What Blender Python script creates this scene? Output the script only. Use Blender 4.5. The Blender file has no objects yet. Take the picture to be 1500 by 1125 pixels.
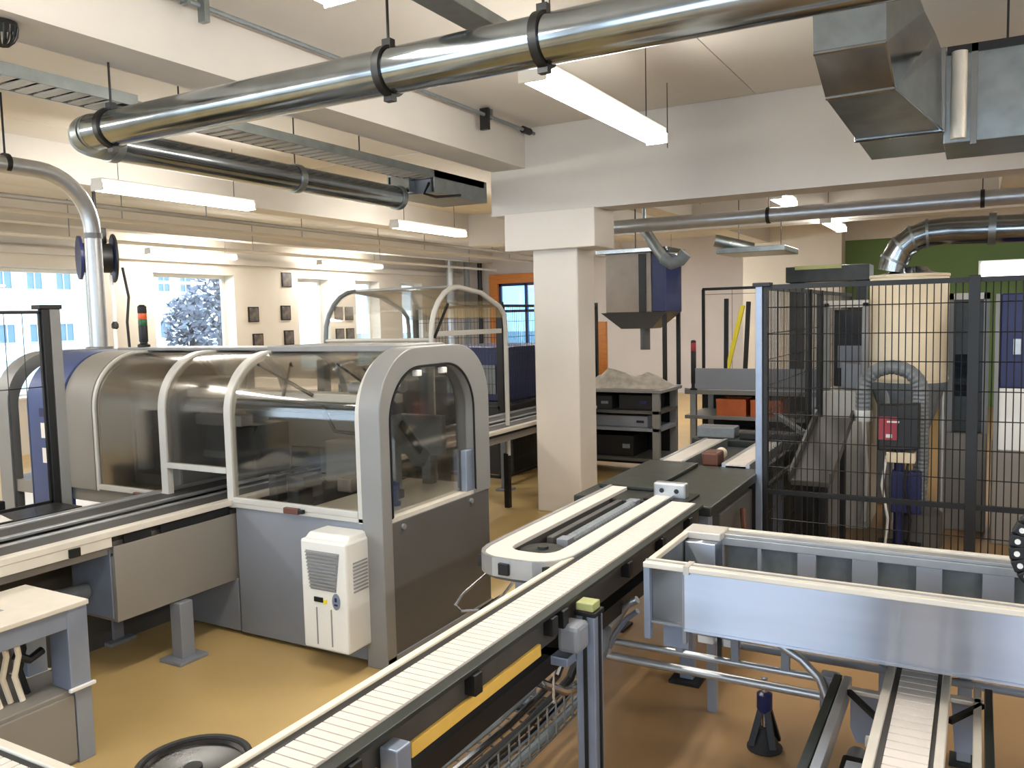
import bpy, bmesh, math, random
from mathutils import Vector, Matrix
random.seed(7)
SC = bpy.context.scene
COL = SC.collection

# ------------------------------------------------------------------ camera, world, exposure
cam = bpy.data.cameras.new('camera'); camo = bpy.data.objects.new('camera', cam); COL.objects.link(camo)
cam.sensor_width = 36; cam.lens = 29.365; cam.clip_start = 0.05; cam.clip_end = 400
camo.matrix_world = Matrix(((0.48745244, 0.08064993, -0.86941688, 0),
                            (-0.87284083, 0.01853292, -0.48765296, 0),
                            (-0.02321634, 0.99657018, 0.07942847, 2.15), (0, 0, 0, 1)))
SC.camera = camo
W = bpy.data.worlds.new('overcast_sky'); SC.world = W; W.use_nodes = True
bg = W.node_tree.nodes['Background']
bg.inputs[0].default_value = (0.64, 0.81, 1.0, 1); bg.inputs[1].default_value = 2.3
SC.view_settings.view_transform = 'Standard'; SC.view_settings.look = 'None'
SC.view_settings.gamma = 1; SC.view_settings.use_curve_mapping = False
SC.view_settings.exposure = 1.75
SC.cycles.use_denoising = True
SC.cycles.max_bounces = 10; SC.cycles.transparent_max_bounces = 24
SC.cycles.sample_clamp_indirect = 6
LAMP = 19.0

# ------------------------------------------------------------------ materials
def lin(c):
    c = c / 255
    return c / 12.92 if c <= 0.04045 else ((c + 0.055) / 1.055) ** 2.4
MATS = {}
def mat(name, rgb, rough=0.5, metal=0.0, var=0.08, scale=6.0, bump=0.0, bscale=60, spec=0.5, stretch=None, emit=0):
    m = bpy.data.materials.new(name); m.use_nodes = True; MATS[name] = m
    nt = m.node_tree; b = nt.nodes['Principled BSDF']
    c = [lin(v) for v in rgb]
    b.inputs['Roughness'].default_value = rough; b.inputs['Metallic'].default_value = metal
    b.inputs['Specular IOR Level'].default_value = spec
    if emit:
        b.inputs['Emission Color'].default_value = (*c, 1); b.inputs['Emission Strength'].default_value = emit
    tc = nt.nodes.new('ShaderNodeTexCoord'); src = tc.outputs['Object']
    if stretch:
        mp = nt.nodes.new('ShaderNodeMapping'); mp.inputs['Scale'].default_value = stretch
        nt.links.new(src, mp.inputs[0]); src = mp.outputs[0]
    n = nt.nodes.new('ShaderNodeTexNoise'); n.inputs['Scale'].default_value = scale; n.inputs['Detail'].default_value = 5
    nt.links.new(src, n.inputs['Vector'])
    r = nt.nodes.new('ShaderNodeValToRGB')
    r.color_ramp.elements[0].position = 0.3; r.color_ramp.elements[1].position = 0.7
    r.color_ramp.elements[0].color = (*[max(0, v * (1 - var)) for v in c], 1)
    r.color_ramp.elements[1].color = (*[min(1, v * (1 + var)) for v in c], 1)
    nt.links.new(n.outputs['Fac'], r.inputs[0]); nt.links.new(r.outputs[0], b.inputs['Base Color'])
    mr = nt.nodes.new('ShaderNodeMapRange'); mr.inputs[3].default_value = max(0, rough - 0.06); mr.inputs[4].default_value = min(1, rough + 0.06)
    nt.links.new(n.outputs['Fac'], mr.inputs[0]); nt.links.new(mr.outputs[0], b.inputs['Roughness'])
    if bump:
        n2 = nt.nodes.new('ShaderNodeTexNoise'); n2.inputs['Scale'].default_value = bscale; n2.inputs['Detail'].default_value = 3
        nt.links.new(src, n2.inputs['Vector'])
        bp = nt.nodes.new('ShaderNodeBump'); bp.inputs['Strength'].default_value = bump; bp.inputs['Distance'].default_value = 0.01
        nt.links.new(n2.outputs['Fac'], bp.inputs['Height']); nt.links.new(bp.outputs[0], b.inputs['Normal'])
    return m
def clear(name, rgb, gloss=0.10, rough=0.03):
    m = bpy.data.materials.new(name); m.use_nodes = True; MATS[name] = m
    nt = m.node_tree; nt.nodes.clear()
    o = nt.nodes.new('ShaderNodeOutputMaterial'); t = nt.nodes.new('ShaderNodeBsdfTransparent'); g = nt.nodes.new('ShaderNodeBsdfGlossy')
    t.inputs[0].default_value = (*[lin(v) for v in rgb], 1); g.inputs['Roughness'].default_value = rough
    tc = nt.nodes.new('ShaderNodeTexCoord'); n = nt.nodes.new('ShaderNodeTexNoise'); n.inputs['Scale'].default_value = 3
    nt.links.new(tc.outputs['Object'], n.inputs['Vector'])
    mr = nt.nodes.new('ShaderNodeMapRange'); mr.inputs[3].default_value = rough * 0.6; mr.inputs[4].default_value = rough * 1.6
    nt.links.new(n.outputs['Fac'], mr.inputs[0]); nt.links.new(mr.outputs[0], g.inputs['Roughness'])
    lw = nt.nodes.new('ShaderNodeLayerWeight'); lw.inputs[0].default_value = 0.25
    ma = nt.nodes.new('ShaderNodeMath'); ma.operation = 'MULTIPLY_ADD'; ma.inputs[1].default_value = 0.5; ma.inputs[2].default_value = gloss
    mx = nt.nodes.new('ShaderNodeMixShader')
    nt.links.new(lw.outputs['Fresnel'], ma.inputs[0]); nt.links.new(ma.outputs[0], mx.inputs[0])
    nt.links.new(t.outputs[0], mx.inputs[1]); nt.links.new(g.outputs[0], mx.inputs[2]); nt.links.new(mx.outputs[0], o.inputs[0])
    return m

mat('floor_epoxy', (194, 165, 110), 0.36, var=0.16, scale=0.9, bump=0.02, bscale=8)
mat('floor_epoxy_shade', (150, 118, 80), 0.36, var=0.16, scale=0.9, bump=0.02, bscale=8)  # browner, darker floor colour that holds the shade around the machines
mat('ceiling_paint', (210, 205, 198), 0.8, var=0.03, scale=1.5)
mat('wall_paint', (212, 205, 194), 0.75, var=0.04, scale=1.2)
mat('beam_paint', (206, 201, 194), 0.75, var=0.04, scale=1.4)
mat('column_paint', (222, 214, 204), 0.65, var=0.03, scale=2)
mat('pink_wall', (200, 194, 193), 0.75, var=0.04, scale=1.2)
mat('green_wall', (98, 124, 72), 0.7, var=0.06, scale=1.5)
mat('galvanised', (150, 157, 162), 0.17, 1.0, var=0.14, scale=5)
mat('galvanised_dull', (140, 146, 146), 0.38, 0.85, var=0.16, scale=7)
_m = mat('stainless', (186, 192, 204), 0.33, 1.0, var=0.05, scale=2.0, stretch=(0.6, 0.6, 6))
_b = _m.node_tree.nodes['Principled BSDF']; _b.inputs['Anisotropic'].default_value = 1.0
_b.inputs['Anisotropic Rotation'].default_value = 0.25
_t = _m.node_tree.nodes.new('ShaderNodeTangent'); _t.direction_type = 'RADIAL'; _t.axis = 'Z'
_m.node_tree.links.new(_t.outputs[0], _b.inputs['Tangent'])
mat('aluminium', (186, 188, 190), 0.36, 0.75, var=0.06, scale=12)
mat('aluminium_cream', (212, 205, 192), 0.42, 0.15, var=0.05, scale=8)
mat('profile_blue', (142, 152, 170), 0.38, 0.45, var=0.06, scale=9)
mat('machine_grey', (134, 138, 146), 0.42, 0.1, var=0.05, scale=2)
mat('machine_taupe', (132, 126, 118), 0.48, 0.05, var=0.05, scale=2)
mat('bulkhead', (112, 110, 108), 0.5, var=0.12, scale=5)
mat('hood_sheet', (150, 138, 126), 0.45, 0.2, var=0.12, scale=4)
mat('machine_dark', (84, 82, 80), 0.46, 0.05, var=0.10, scale=2.5)
mat('frame_grey', (132, 131, 129), 0.42, 0.1, var=0.04, scale=5)
mat('frame_white', (190, 186, 178), 0.4, 0.05, var=0.04, scale=5)
mat('machine_blue', (62, 78, 122), 0.4, 0.05, var=0.10, scale=3)
mat('navy', (30, 38, 84), 0.4, 0.05, var=0.12, scale=5)
mat('black', (12, 12, 13), 0.5, 0.0, var=0.2, scale=12)
mat('black_metal', (17, 17, 18), 0.45, 0.0, var=0.2, scale=12)
mat('dark_green', (44, 48, 44), 0.4, 0.15, var=0.2, scale=9)
mat('dark_belt', (62, 60, 58), 0.55, 0.0, var=0.15, scale=16)
mat('belt_white', (214, 206, 198), 0.5, 0.0, var=0.03, scale=14)
mat('cream_plastic', (234, 222, 198), 0.5, var=0.03, scale=5)
mat('cream_tank', (230, 214, 184), 0.5, var=0.04, scale=3)
mat('white_plastic', (226, 225, 220), 0.4, var=0.02, scale=5)
mat('grille_grey', (150, 150, 150), 0.5, 0.2, var=0.05)
mat('yellow_strip', (216, 176, 84), 0.5, var=0.06, scale=9)
mat('yellow_tool', (226, 206, 44), 0.5, var=0.05)
mat('lime', (164, 168, 112), 0.5, var=0.05)
mat('orange_wood', (196, 122, 52), 0.5, var=0.12, scale=4, stretch=(1, 1, 8))
mat('orange_bin', (196, 100, 46), 0.45, var=0.12, scale=6)
mat('red', (150, 36, 50), 0.45, var=0.08)
mat('orange_lens', (226, 96, 40), 0.3, var=0.05)
mat('green_lens', (30, 92, 52), 0.3, var=0.05)
mat('hose_grey', (120, 126, 130), 0.5, 0.1, var=0.12, scale=20)
mat('brown_latch', (98, 60, 46), 0.5, var=0.1)
mat('chrome', (205, 205, 208), 0.14, 1.0, var=0.05)
mat('rubber', (32, 31, 31), 0.7, var=0.15, scale=20)
mat('lid_black', (16, 14, 14), 0.28, var=0.15, scale=4)
mat('print', (92, 84, 78), 0.5, var=0.7, scale=9)
mat('paper', (232, 226, 214), 0.7, var=0.03)
mat('facade', (232, 234, 236), 0.8, var=0.03, scale=0.3)
mat('facade_pane', (104, 124, 138), 0.2, 0.1, var=0.2, scale=0.5)
mat('bark', (92, 82, 78), 0.9, var=0.2, scale=4)
mat('leaf', (112, 110, 116), 0.8, var=0.35, scale=2)
mat('outside_ground', (150, 150, 140), 0.9, var=0.1, scale=0.4)
mat('grey_sheet', (158, 152, 142), 0.45, var=0.25, scale=9)
mat('white_cloth', (222, 218, 212), 0.8, var=0.05, scale=9)
mat('tube_glow', (255, 250, 240), 0.4, var=0.0, emit=LAMP)
mat('lit_pane', (250, 252, 255), 0.4, var=0.0, emit=2.0)
clear('hood_clear', (248, 247, 244), 0.035, 0.06)
clear('hood_smoke', (232, 229, 224), 0.07, 0.12)
clear('glass', (240, 246, 250), 0.04, 0.01)
clear('glass_blue', (170, 196, 214), 0.08, 0.03)

# ------------------------------------------------------------------ mesh helpers
LOCS = {}
class MB:
    def __init__(s): s.v = []; s.f = []
    def box(s, x0, x1, y0, y1, z0, z1):
        i = len(s.v)
        s.v += [(x0, y0, z0), (x1, y0, z0), (x1, y1, z0), (x0, y1, z0), (x0, y0, z1), (x1, y0, z1), (x1, y1, z1), (x0, y1, z1)]
        s.f += [(i, i + 3, i + 2, i + 1), (i + 4, i + 5, i + 6, i + 7), (i, i + 1, i + 5, i + 4), (i + 1, i + 2, i + 6, i + 5), (i + 2, i + 3, i + 7, i + 6), (i + 3, i, i + 4, i + 7)]
        return s
    def ring_loft(s, rings, closed=False, caps=True):
        n = len(rings[0]); base = len(s.v)
        for r in rings: s.v += [tuple(p) for p in r]
        m = len(rings)
        for k in range(m if closed else m - 1):
            a = base + k * n; b = base + ((k + 1) % m) * n
            for j in range(n):
                s.f.append((a + j, a + (j + 1) % n, b + (j + 1) % n, b + j))
        if caps and not closed:
            s.f.append(tuple(range(base + n - 1, base - 1, -1)))
            s.f.append(tuple(range(base + (m - 1) * n, base + m * n)))
        return s
    def tube(s, pts, r, n=10, closed=False, caps=True):
        P = [Vector(p) for p in pts]; rings = []; m = len(P)
        up = None
        for k in range(m):
            if closed: t = P[(k + 1) % m] - P[k - 1]
            else: t = P[min(k + 1, m - 1)] - P[max(k - 1, 0)]
            t.normalize()
            if up is None:
                up = Vector((0, 0, 1)) if abs(t.z) < 0.9 else Vector((1, 0, 0))
            u = up - t * up.dot(t); u.normalize(); up = u
            w = t.cross(u)
            rr = r[k] if isinstance(r, (list, tuple)) else r
            rings.append([P[k] + (u * math.cos(2 * math.pi * j / n) + w * math.sin(2 * math.pi * j / n)) * rr for j in range(n)])
        return s.ring_loft(rings, closed, caps)
    def cyl(s, p, q, r, n=16): return s.tube([p, q], r, n)
    def prism(s, poly, axis, a0, a1):
        def pt(u, v, a):
            return {'x': (a, u, v), 'y': (u, a, v), 'z': (u, v, a)}[axis]
        return s.ring_loft([[pt(u, v, a0) for u, v in poly], [pt(u, v, a1) for u, v in poly]])
    def band(s, outer, inner, axis, a0, a1):
        """solid strip between two open paths, extruded along an axis"""
        def pt(p, a): return {'x': (a, p[0], p[1]), 'y': (p[0], a, p[1]), 'z': (p[0], p[1], a)}[axis]
        return s.ring_loft([[pt(o, a0), pt(i, a0), pt(i, a1), pt(o, a1)] for o, i in zip(outer, inner)])
    def lathe(s, c, prof, n=24, caps=True):
        return s.ring_loft([[(c[0] + r * math.cos(2 * math.pi * j / n), c[1] + r * math.sin(2 * math.pi * j / n), c[2] + z) for j in range(n)] for r, z in prof], caps=caps)
    def hexa(s, a, b):
        """loft between two 4-point loops"""
        return s.ring_loft([a, b])
    def obox(s, p, q, w, h, up=(0, 0, 1)):
        """bar of width w and height h from p to q"""
        p = Vector(p); q = Vector(q); t = (q - p).normalized(); u = Vector(up)
        if abs(t.dot(u)) > 0.95: u = Vector((1, 0, 0))
        u = (u - t * u.dot(t)).normalized(); v = t.cross(u)
        o = [(v * (w / 2) + u * (h / 2)), (-v * (w / 2) + u * (h / 2)), (-v * (w / 2) - u * (h / 2)), (v * (w / 2) - u * (h / 2))]
        return s.ring_loft([[p + d for d in o], [q + d for d in o]])
    def build(s, name, m, parent=None, bevel=0.0, smooth=False, kind=None, label=None):
        L = LOCS.get(parent, Vector((0, 0, 0))) if parent else Vector((0, 0, 0))
        me = bpy.data.meshes.new(name)
        me.from_pydata([(x - L.x, y - L.y, z - L.z) for x, y, z in s.v], [], s.f)
        bm = bmesh.new(); bm.from_mesh(me); bmesh.ops.recalc_face_normals(bm, faces=bm.faces); bm.to_mesh(me); bm.free()
        me.materials.append(MATS[m]); me.update()
        if smooth:
            me.shade_smooth(); me.set_sharp_from_angle(angle=math.radians(38))
        o = bpy.data.objects.new(name, me); COL.objects.link(o)
        if parent: o.parent = parent
        LOCS[o] = L.copy()
        if bevel:
            b = o.modifiers.new('edge', 'BEVEL'); b.width = bevel; b.segments = 2; b.limit_method = 'ANGLE'
        if kind: o['kind'] = kind
        if label: o['label'] = label
        return o
def box(name, m, d, parent=None, bevel=0.0, **k): return MB().box(*d).build(name, m, parent, bevel, **k)
def thing(name, label, cat, loc=(0, 0, 0), group=None):
    o = bpy.data.objects.new(name, None); COL.objects.link(o); o.location = loc; o.empty_display_size = 0.1
    LOCS[o] = Vector(loc); o['label'] = label; o['category'] = cat
    if group: o['group'] = group
    return o
def tag(o, label, cat, group=None):
    o['label'] = label; o['category'] = cat
    if group: o['group'] = group
    return o
def struct(name, m, d, parent=None, bevel=0.0, **k):
    return MB().box(*d).build(name, m, parent, bevel, kind='structure', **k)
def dup(o, off, parent=None):
    c = o.copy(); COL.objects.link(c); c.location = o.location + Vector(off)
    c.parent = parent if parent else o.parent
    LOCS[c] = LOCS[o].copy()
    return c
def dup_tree(root, off, label=None):
    r = root.copy(); COL.objects.link(r); r.location = root.location + Vector(off); LOCS[r] = LOCS[root] + Vector(off)
    if label: r['label'] = label
    for ch in list(root.children):
        c = ch.copy(); COL.objects.link(c); c.parent = r
        for g in list(ch.children):
            d = g.copy(); COL.objects.link(d); d.parent = c
    return r
def arch(x0, x1, zb, zt, r, n=10, zb1=None):
    p = [(x0, zb)]
    for k in range(n + 1):
        a = math.pi - math.pi / 2 * k / n; p.append((x0 + r + r * math.cos(a), zt - r + r * math.sin(a)))
    for k in range(n + 1):
        a = math.pi / 2 - math.pi / 2 * k / n; p.append((x1 - r + r * math.cos(a), zt - r + r * math.sin(a)))
    p.append((x1, zb if zb1 is None else zb1)); return p
def arcpts(c, r, a0, a1, n, axis='y'):
    out = []
    for k in range(n + 1):
        a = math.radians(a0 + (a1 - a0) * k / n); u, v = r * math.cos(a), r * math.sin(a)
        out.append({'y': (c[0] + u, c[1], c[2] + v), 'x': (c[0], c[1] + u, c[2] + v), 'z': (c[0] + u, c[1] + v, c[2])}[axis])
    return out

# ================================================================== THE SETTING
struct('floor', 'floor_epoxy', (-5, 23, -7, 14.6, -0.15, 0))
struct('floor_shade_zone', 'floor_epoxy_shade', (-5, 23, -7, 2.6, -0.004, 0.0015))  # right-hand floor: shade of the machines put into the colour
CZ = 4.16
ceil = struct('ceiling', 'ceiling_paint', (-5, 23, -7, 14.6, CZ + 0.006, CZ + 0.2))
pan = None
bays = [(-5, 1.48), (1.5, 8.03), (8.47, 13.98), (14.42, 22)]
for bi, (bx0, bx1) in enumerate(bays):
    y = -6.9; first = None
    while y < 14.4:
        if first is None: first = box('panel', 'ceiling_paint', (bx0, bx1, y, y + 1.242, CZ - 0.004, CZ + 0.01), ceil)
        else: dup(first, (0, y + 6.9, 0))
        y += 1.25
# beams
struct('trim_1', 'beam_paint', (-5, 8.05, 4.29, 4.70, 3.74, CZ))
struct('trim_2', 'beam_paint', (-5, 22, 8.75, 9.15, 3.74, CZ))
struct('trim_3', 'beam_paint', (-5, 22, 12.9, 13.2, 3.80, CZ))
struct('trim_4', 'beam_paint', (8.05, 8.45, -7, 4.72, 3.26, CZ))
struct('trim_5', 'beam_paint', (14.0, 14.4, -7, 8.75, 3.55, CZ))
struct('trim_6', 'beam_paint', (8.45, 22, 4.29, 4.70, 3.74, CZ))
struct('trim_9', 'beam_paint', (8.45, 22, -0.6, -0.2, 3.70, CZ))
MB().box(8.1, 8.55, 3.72, 4.25, 0, 2.9).build('column', 'column_paint', bevel=0.015, kind='structure')
struct('trim_7', 'column_paint', (7.97, 8.5, 3.46, 4.52, 2.86, 3.262), bevel=0.01)
# window wall at Y = 14.2 (thickness .4)
wins = [(4.0, 6.0), (7.9, 9.85), (11.0, 13.05), (15.0, 16.1), (17.1, 18.1), (19.1, 20.1)]
YW, YO, ZS, ZT = 14.2, 14.6, 0.95, 3.2
m = MB(); px = -5
for a, b in wins:
    m.box(px, a, YW, YO, 0, CZ); m.box(a, b, YW, YO, 0, ZS); m.box(a, b, YW, YO, ZT, CZ); px = b
m.box(px, 23, YW, YO, 0, CZ)
m.build('wall_left', 'wall_paint', kind='structure')
for i, (a, b) in enumerate(wins):
    f = MB(); y0, y1 = YO - 0.09, YO - 0.03
    for d in ((a, a + .07, y0, y1, ZS, ZT), (b - .07, b, y0, y1, ZS, ZT), (a + .07, b - .07, y0, y1, ZS, ZS + .07), (a + .07, b - .07, y0, y1, ZT - .07, ZT)): f.box(*d)
    w = f.build('window_%d' % (i + 1), 'white_plastic', kind='structure')
    box('pane', 'glass', (a + .07, b - .07, YO - .065, YO - .055, ZS + .07, ZT - .07), w)
    box('sill', 'white_plastic', (a + .002, b - .002, YW - .04, y0, ZS - .0, ZS + .03), w)
# ledges and pipes along the window wall
struct('trim_8', 'beam_paint', (-5, 22, 14.0, 14.2, 3.42, 3.55))
# back wall X = 22, with the door opening
DY0, DY1, DZ = 10.6, 13.0, 3.45
MB().box(22, 22.3, DY1, 14.2, 0, CZ).box(22, 22.3, 4.9, DY0, 0, CZ).box(22, 22.3, DY0, DY1, DZ, CZ).build('wall_back', 'pink_wall', kind='structure')
struct('wall_back_pillar', 'wall_paint', (20.0, 22.0, 2.72, 4.9, 0, CZ))
struct('wall_back_green', 'green_wall', (20.6, 21.0, -7, 2.72, 0, 3.72))
struct('wall_back_upper', 'wall_paint', (20.55, 21.0, -7, 2.72, 3.72, CZ))
struct('wall_right', 'wall_paint', (-5, 20.6, -7.2, -7, 0, CZ))
m = MB().box(-5.2, -5, -7, 14.2, 0, 0.9).box(-5.2, -5, -7, 14.2, 3.5, CZ)
for y, w in ((-7, 1), (-3.8, 1), (-.25, 1.5), (4.5, 1), (8.8, 1), (13.2, 1)): m.box(-5.2, -5, y, y + w, 0.9, 3.5)
m.build('wall_near', 'wall_paint', kind='structure')
# door with orange wooden frame
m = MB().box(21.9, 22.2, DY1 - .28, DY1, 0, DZ).box(21.9, 22.2, DY0, DY0 + .28, 0, DZ).box(21.9, 22.2, DY0 + .28, DY1 - .28, DZ - .28, DZ)
d1 = m.build('door_1', 'orange_wood', kind='structure')
m = MB(); a, b = DY0 + .28, DY1 - .28
for k in range(3):
    y = a + (b - a - .08) * k / 2; m.box(22.0, 22.08, y, y + .08, 0, DZ - .28)
for z in (0, 1.1, 2.3, DZ - .36): m.box(22.0, 22.08, a, b, z, z + .08)
m.build('frame', 'navy', d1)
box('pane', 'glass_blue', (22.03, 22.05, a, b, 0.05, DZ - .3), d1)

# ------------------------------------------------------------------ outdoors beyond the windows
struct('ground_outside', 'outside_ground', (-40, 140, 15.5, 120, -0.6, -0.5))
bld = thing('office_building', 'white flat-roofed building with rows of dark windows seen through the windows', 'building', (50, 72, -0.5))
box('wall', 'facade', (25, 62, 72, 84, -0.5, 14), bld)
box('roof', 'facade', (24.6, 62.4, 71.6, 84.4, 14, 14.4), bld)
pane = None
for z in (1.0, 5.6, 9.6):
    for k in range(13):
        x = 27 + k * 2.65
        if pane is None:
            fr = MB()
            for dd in ((x, x + .1), (x + .7, x + .8), (x + 1.4, x + 1.5)): fr.box(dd[0], dd[1], 71.86, 72.0, z, z + 1.5)
            fr.box(x, x + 1.5, 71.86, 72, z - .1, z).box(x, x + 1.5, 71.86, 72, z + 1.5, z + 1.6)
            pane = fr.build('window', 'frame_white', bld); pp = box('pane', 'facade_pane', (x + .1, x + 1.4, 71.93, 71.97, z, z + 1.5), pane); p0 = (x, z)
        else:
            c = dup(pane, (x - p0[0], 0, z - p0[1])); q = pp.copy(); COL.objects.link(q); q.parent = c
def tree(x, y, z0, h, r, label):
    t = thing('tree', label, 'tree', (x, y, z0), 'trees outside the windows')
    MB().tube([(x, y, z0), (x + .1, y, z0 + h * .35), (x, y, z0 + h * .8)], [.22, .16, .05], 8).build('trunk', 'bark', t, smooth=True)
    m = MB()
    for k in range(14):
        a = random.uniform(0, 6.28); e = random.uniform(.2, 1.1); L = random.uniform(.5, .9) * r; zz = z0 + h * random.uniform(.3, .75)
        m.tube([(x, y, zz), (x + L * math.cos(a) * math.cos(e), y + L * math.sin(a) * math.cos(e), zz + L * math.sin(e))], [.06, .015], 5)
    m.build('branches', 'bark', t)
    m = MB()
    for k in range(900):
        while True:
            u = Vector((random.uniform(-1, 1), random.uniform(-1, 1), random.uniform(-1, 1)))
            if u.length < 1: break
        c = Vector((x + u.x * r, y + u.y * r, z0 + h * .62 + u.z * h * .4)); s_ = random.uniform(.1, .24)
        a = Vector((random.uniform(-1, 1), random.uniform(-1, 1), random.uniform(-1, 1))).normalized(); b_ = a.orthogonal().normalized()
        i = len(m.v); m.v += [tuple(c + a * s_), tuple(c + b_ * s_ * .6), tuple(c - a * s_), tuple(c - b_ * s_ * .6)]; m.f.append((i, i + 1, i + 2, i + 3))
    m.build('foliage', 'leaf', t, kind='stuff')
tree(26.6, 30, -0.5, 6.2, 1.6, 'thin grey-green tree nearest the right edge of the second window')
tree(27.9, 33.5, -0.5, 4.2, 1.3, 'low bushy tree behind the thin tree outside the second window')

# ================================================================== CEILING SERVICES
def light(x0, x1, y, z, label, group='fluorescent ceiling lights', hang=True):
    t = thing('ceiling_light', label, 'lamp', ((x0 + x1) / 2, y, z), group)
    MB().box(x0, x1, y - .075, y + .075, z + .05, z + .1).build('housing', 'white_plastic', t, .006)
    prof = [(y - .085, z + .05), (y - .08, z + .005), (y - .055, z - .02), (y + .055, z - .02), (y + .08, z + .005), (y + .085, z + .05)]
    MB().prism(prof, 'x', x0 + .02, x1 - .02).build('diffuser', 'tube_glow', t)
    for x in (x0, x1 - .02): MB().box(x, x + .02, y - .088, y + .088, z - .022, z + .055).build('end_cap', 'white_plastic', t, .004)
    if hang:
        for x in (x0 + .25, x1 - .25): MB().cyl((x, y, z + .1), (x, y, CZ), .004, 6).build('hanger_rod', 'black_metal', t)
    return t
light(4.30, 6.42, 2.24, 3.5, 'long bright ceiling light beside the concrete column head, just past the big duct')
light(5.26, 7.25, 7.55, 3.5, 'long ceiling light at left behind the bent grey pipe')
light(9.85, 11.7, 7.42, 3.5, 'ceiling light between the hanging duct end and the column')
light(10.4, 12.5, 13.55, 3.5, 'thin ceiling light over the window beside the hose reel')
light(15.0, 17.3, 13.5, 3.5, 'far thin ceiling light over the pillar with small pictures')
light(10.35, 11.3, 2.16, 3.5, 'short ceiling light right of the column, nearer of the pair under the beam')
light(13.7, 15.4, 2.1, 3.5, 'short ceiling light right of the column, farther of the pair above the green wall')
light(1.35, 3.06, 2.56, 3.6, 'ceiling light whose end peeks in at the top edge of the photo')
for x, y, l in ((1.0, -2.5, 'unseen ceiling light added right of the view, first of the row above the fenced cell'), (4.5, -2.5, 'unseen ceiling light added right of the view, second of the row above the fenced cell'), (9.5, -2.5, 'unseen ceiling light added right of the view, third of the row beyond the beam'), (13.5, -3.2, 'unseen ceiling light added right of the view, last of the row by the green wall'),
             (17.5, 6.4, 'unseen ceiling light added behind the column near the pink back wall'), (-2.5, 7.5, 'unseen ceiling light added left of the view, behind the corner conveyor'), (0.6, 7.5, 'unseen ceiling light added left of the view in line with the bent pipe'), (14.2, 7.4, 'unseen ceiling light added behind the column in line with the hanging duct'), (1.5, 12, 'unseen ceiling light added left of the view by the window wall'), (-2.5, -2.5, 'unseen ceiling light added behind the view at the near wall')):
    light(x, x + 2, y, 3.5, l)  # unseen lamps added to brighten the hall
trk = thing('lighting_trunking', 'grey-blue metal lighting trunking running into the big duct at the top', 'trunking', (3, 2.2, 3.6))
MB().box(1.2, 3.95, 2.13, 2.29, 3.6, 3.66).build('channel', 'galvanised_dull', trk, .004)
for x in (1.9, 3.6): MB().cyl((x, 2.21, 3.66), (x, 2.21, CZ), .005, 6).build('hanger_rod', 'black_metal', trk)

# main round duct, elbow and second run
dk = thing('round_duct', 'shiny round galvanised ventilation duct crossing the ceiling and turning at an elbow', 'duct', (3.35, 2, 3.35))
R = .107; DX, DZc = 3.35, 3.35
def ductseg(p, q, name='duct_segment'): return MB().tube([p, q], R, 40).build(name, 'galvanised', dk, smooth=True)
for a, b in ((4.78, 2.53), (2.51, 1.69), (1.67, -.4), (-.42, -3)): ductseg((DX, a, DZc), (DX, b, DZc))
el = [(DX, 4.78, DZc)] + [(DX + .22 - .22 * math.cos(t), 4.8 + .22 * math.sin(t), DZc) for t in [math.radians(a) for a in (0, 22.5, 45, 67.5, 90)]] + [(DX + .26, 5.02, DZc)]
for k in range(len(el) - 1):
    MB().tube([el[k], el[k + 1]], R + .002, 32).build('elbow_gore', 'galvanised_dull', dk, smooth=True)
ductseg((DX + .24, 5.02, DZc), (5.32, 5.02, DZc)); ductseg((5.34, 5.02, DZc), (6.75, 5.02, DZc))
def ring(p, q, r=R + .012): return MB().tube([p, q], r, 32).build('coupling_ring', 'galvanised_dull', dk, smooth=True)
def clampring(y):
    o = MB().tube([(DX, y - .02, DZc), (DX, y + .02, DZc)], R + .014, 32).build('clamp', 'black_metal', dk, smooth=True)
    MB().cyl((DX, y, DZc + R), (DX, y, CZ), .007, 8).build('hanger_rod', 'black_metal', dk)
    for a, b in ((R, R + .045), (-R - .035, -R)): MB().box(DX - .02, DX + .02, y - .025, y + .025, DZc + a, DZc + b).build('clamp_lug', 'black_metal', o)
clampring(2.52); clampring(1.68); clampring(4.62); clampring(-.41)
ring((5.30, 5.02, DZc), (5.36, 5.02, DZc)); ring((3.60, 5.02, DZc), (3.66, 5.02, DZc)); ring((6.70, 5.02, DZc), (6.76, 5.02, DZc))
MB().cyl((5.33, 5.02, DZc + R), (5.33, 5.02, CZ), .006, 6).build('hanger_rod', 'black_metal', dk)
MB().tube([(6.75, 5.02, DZc), (6.78, 5.02, DZc)], R - .01, 24).build('end_plug', 'black', dk, smooth=True)
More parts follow.
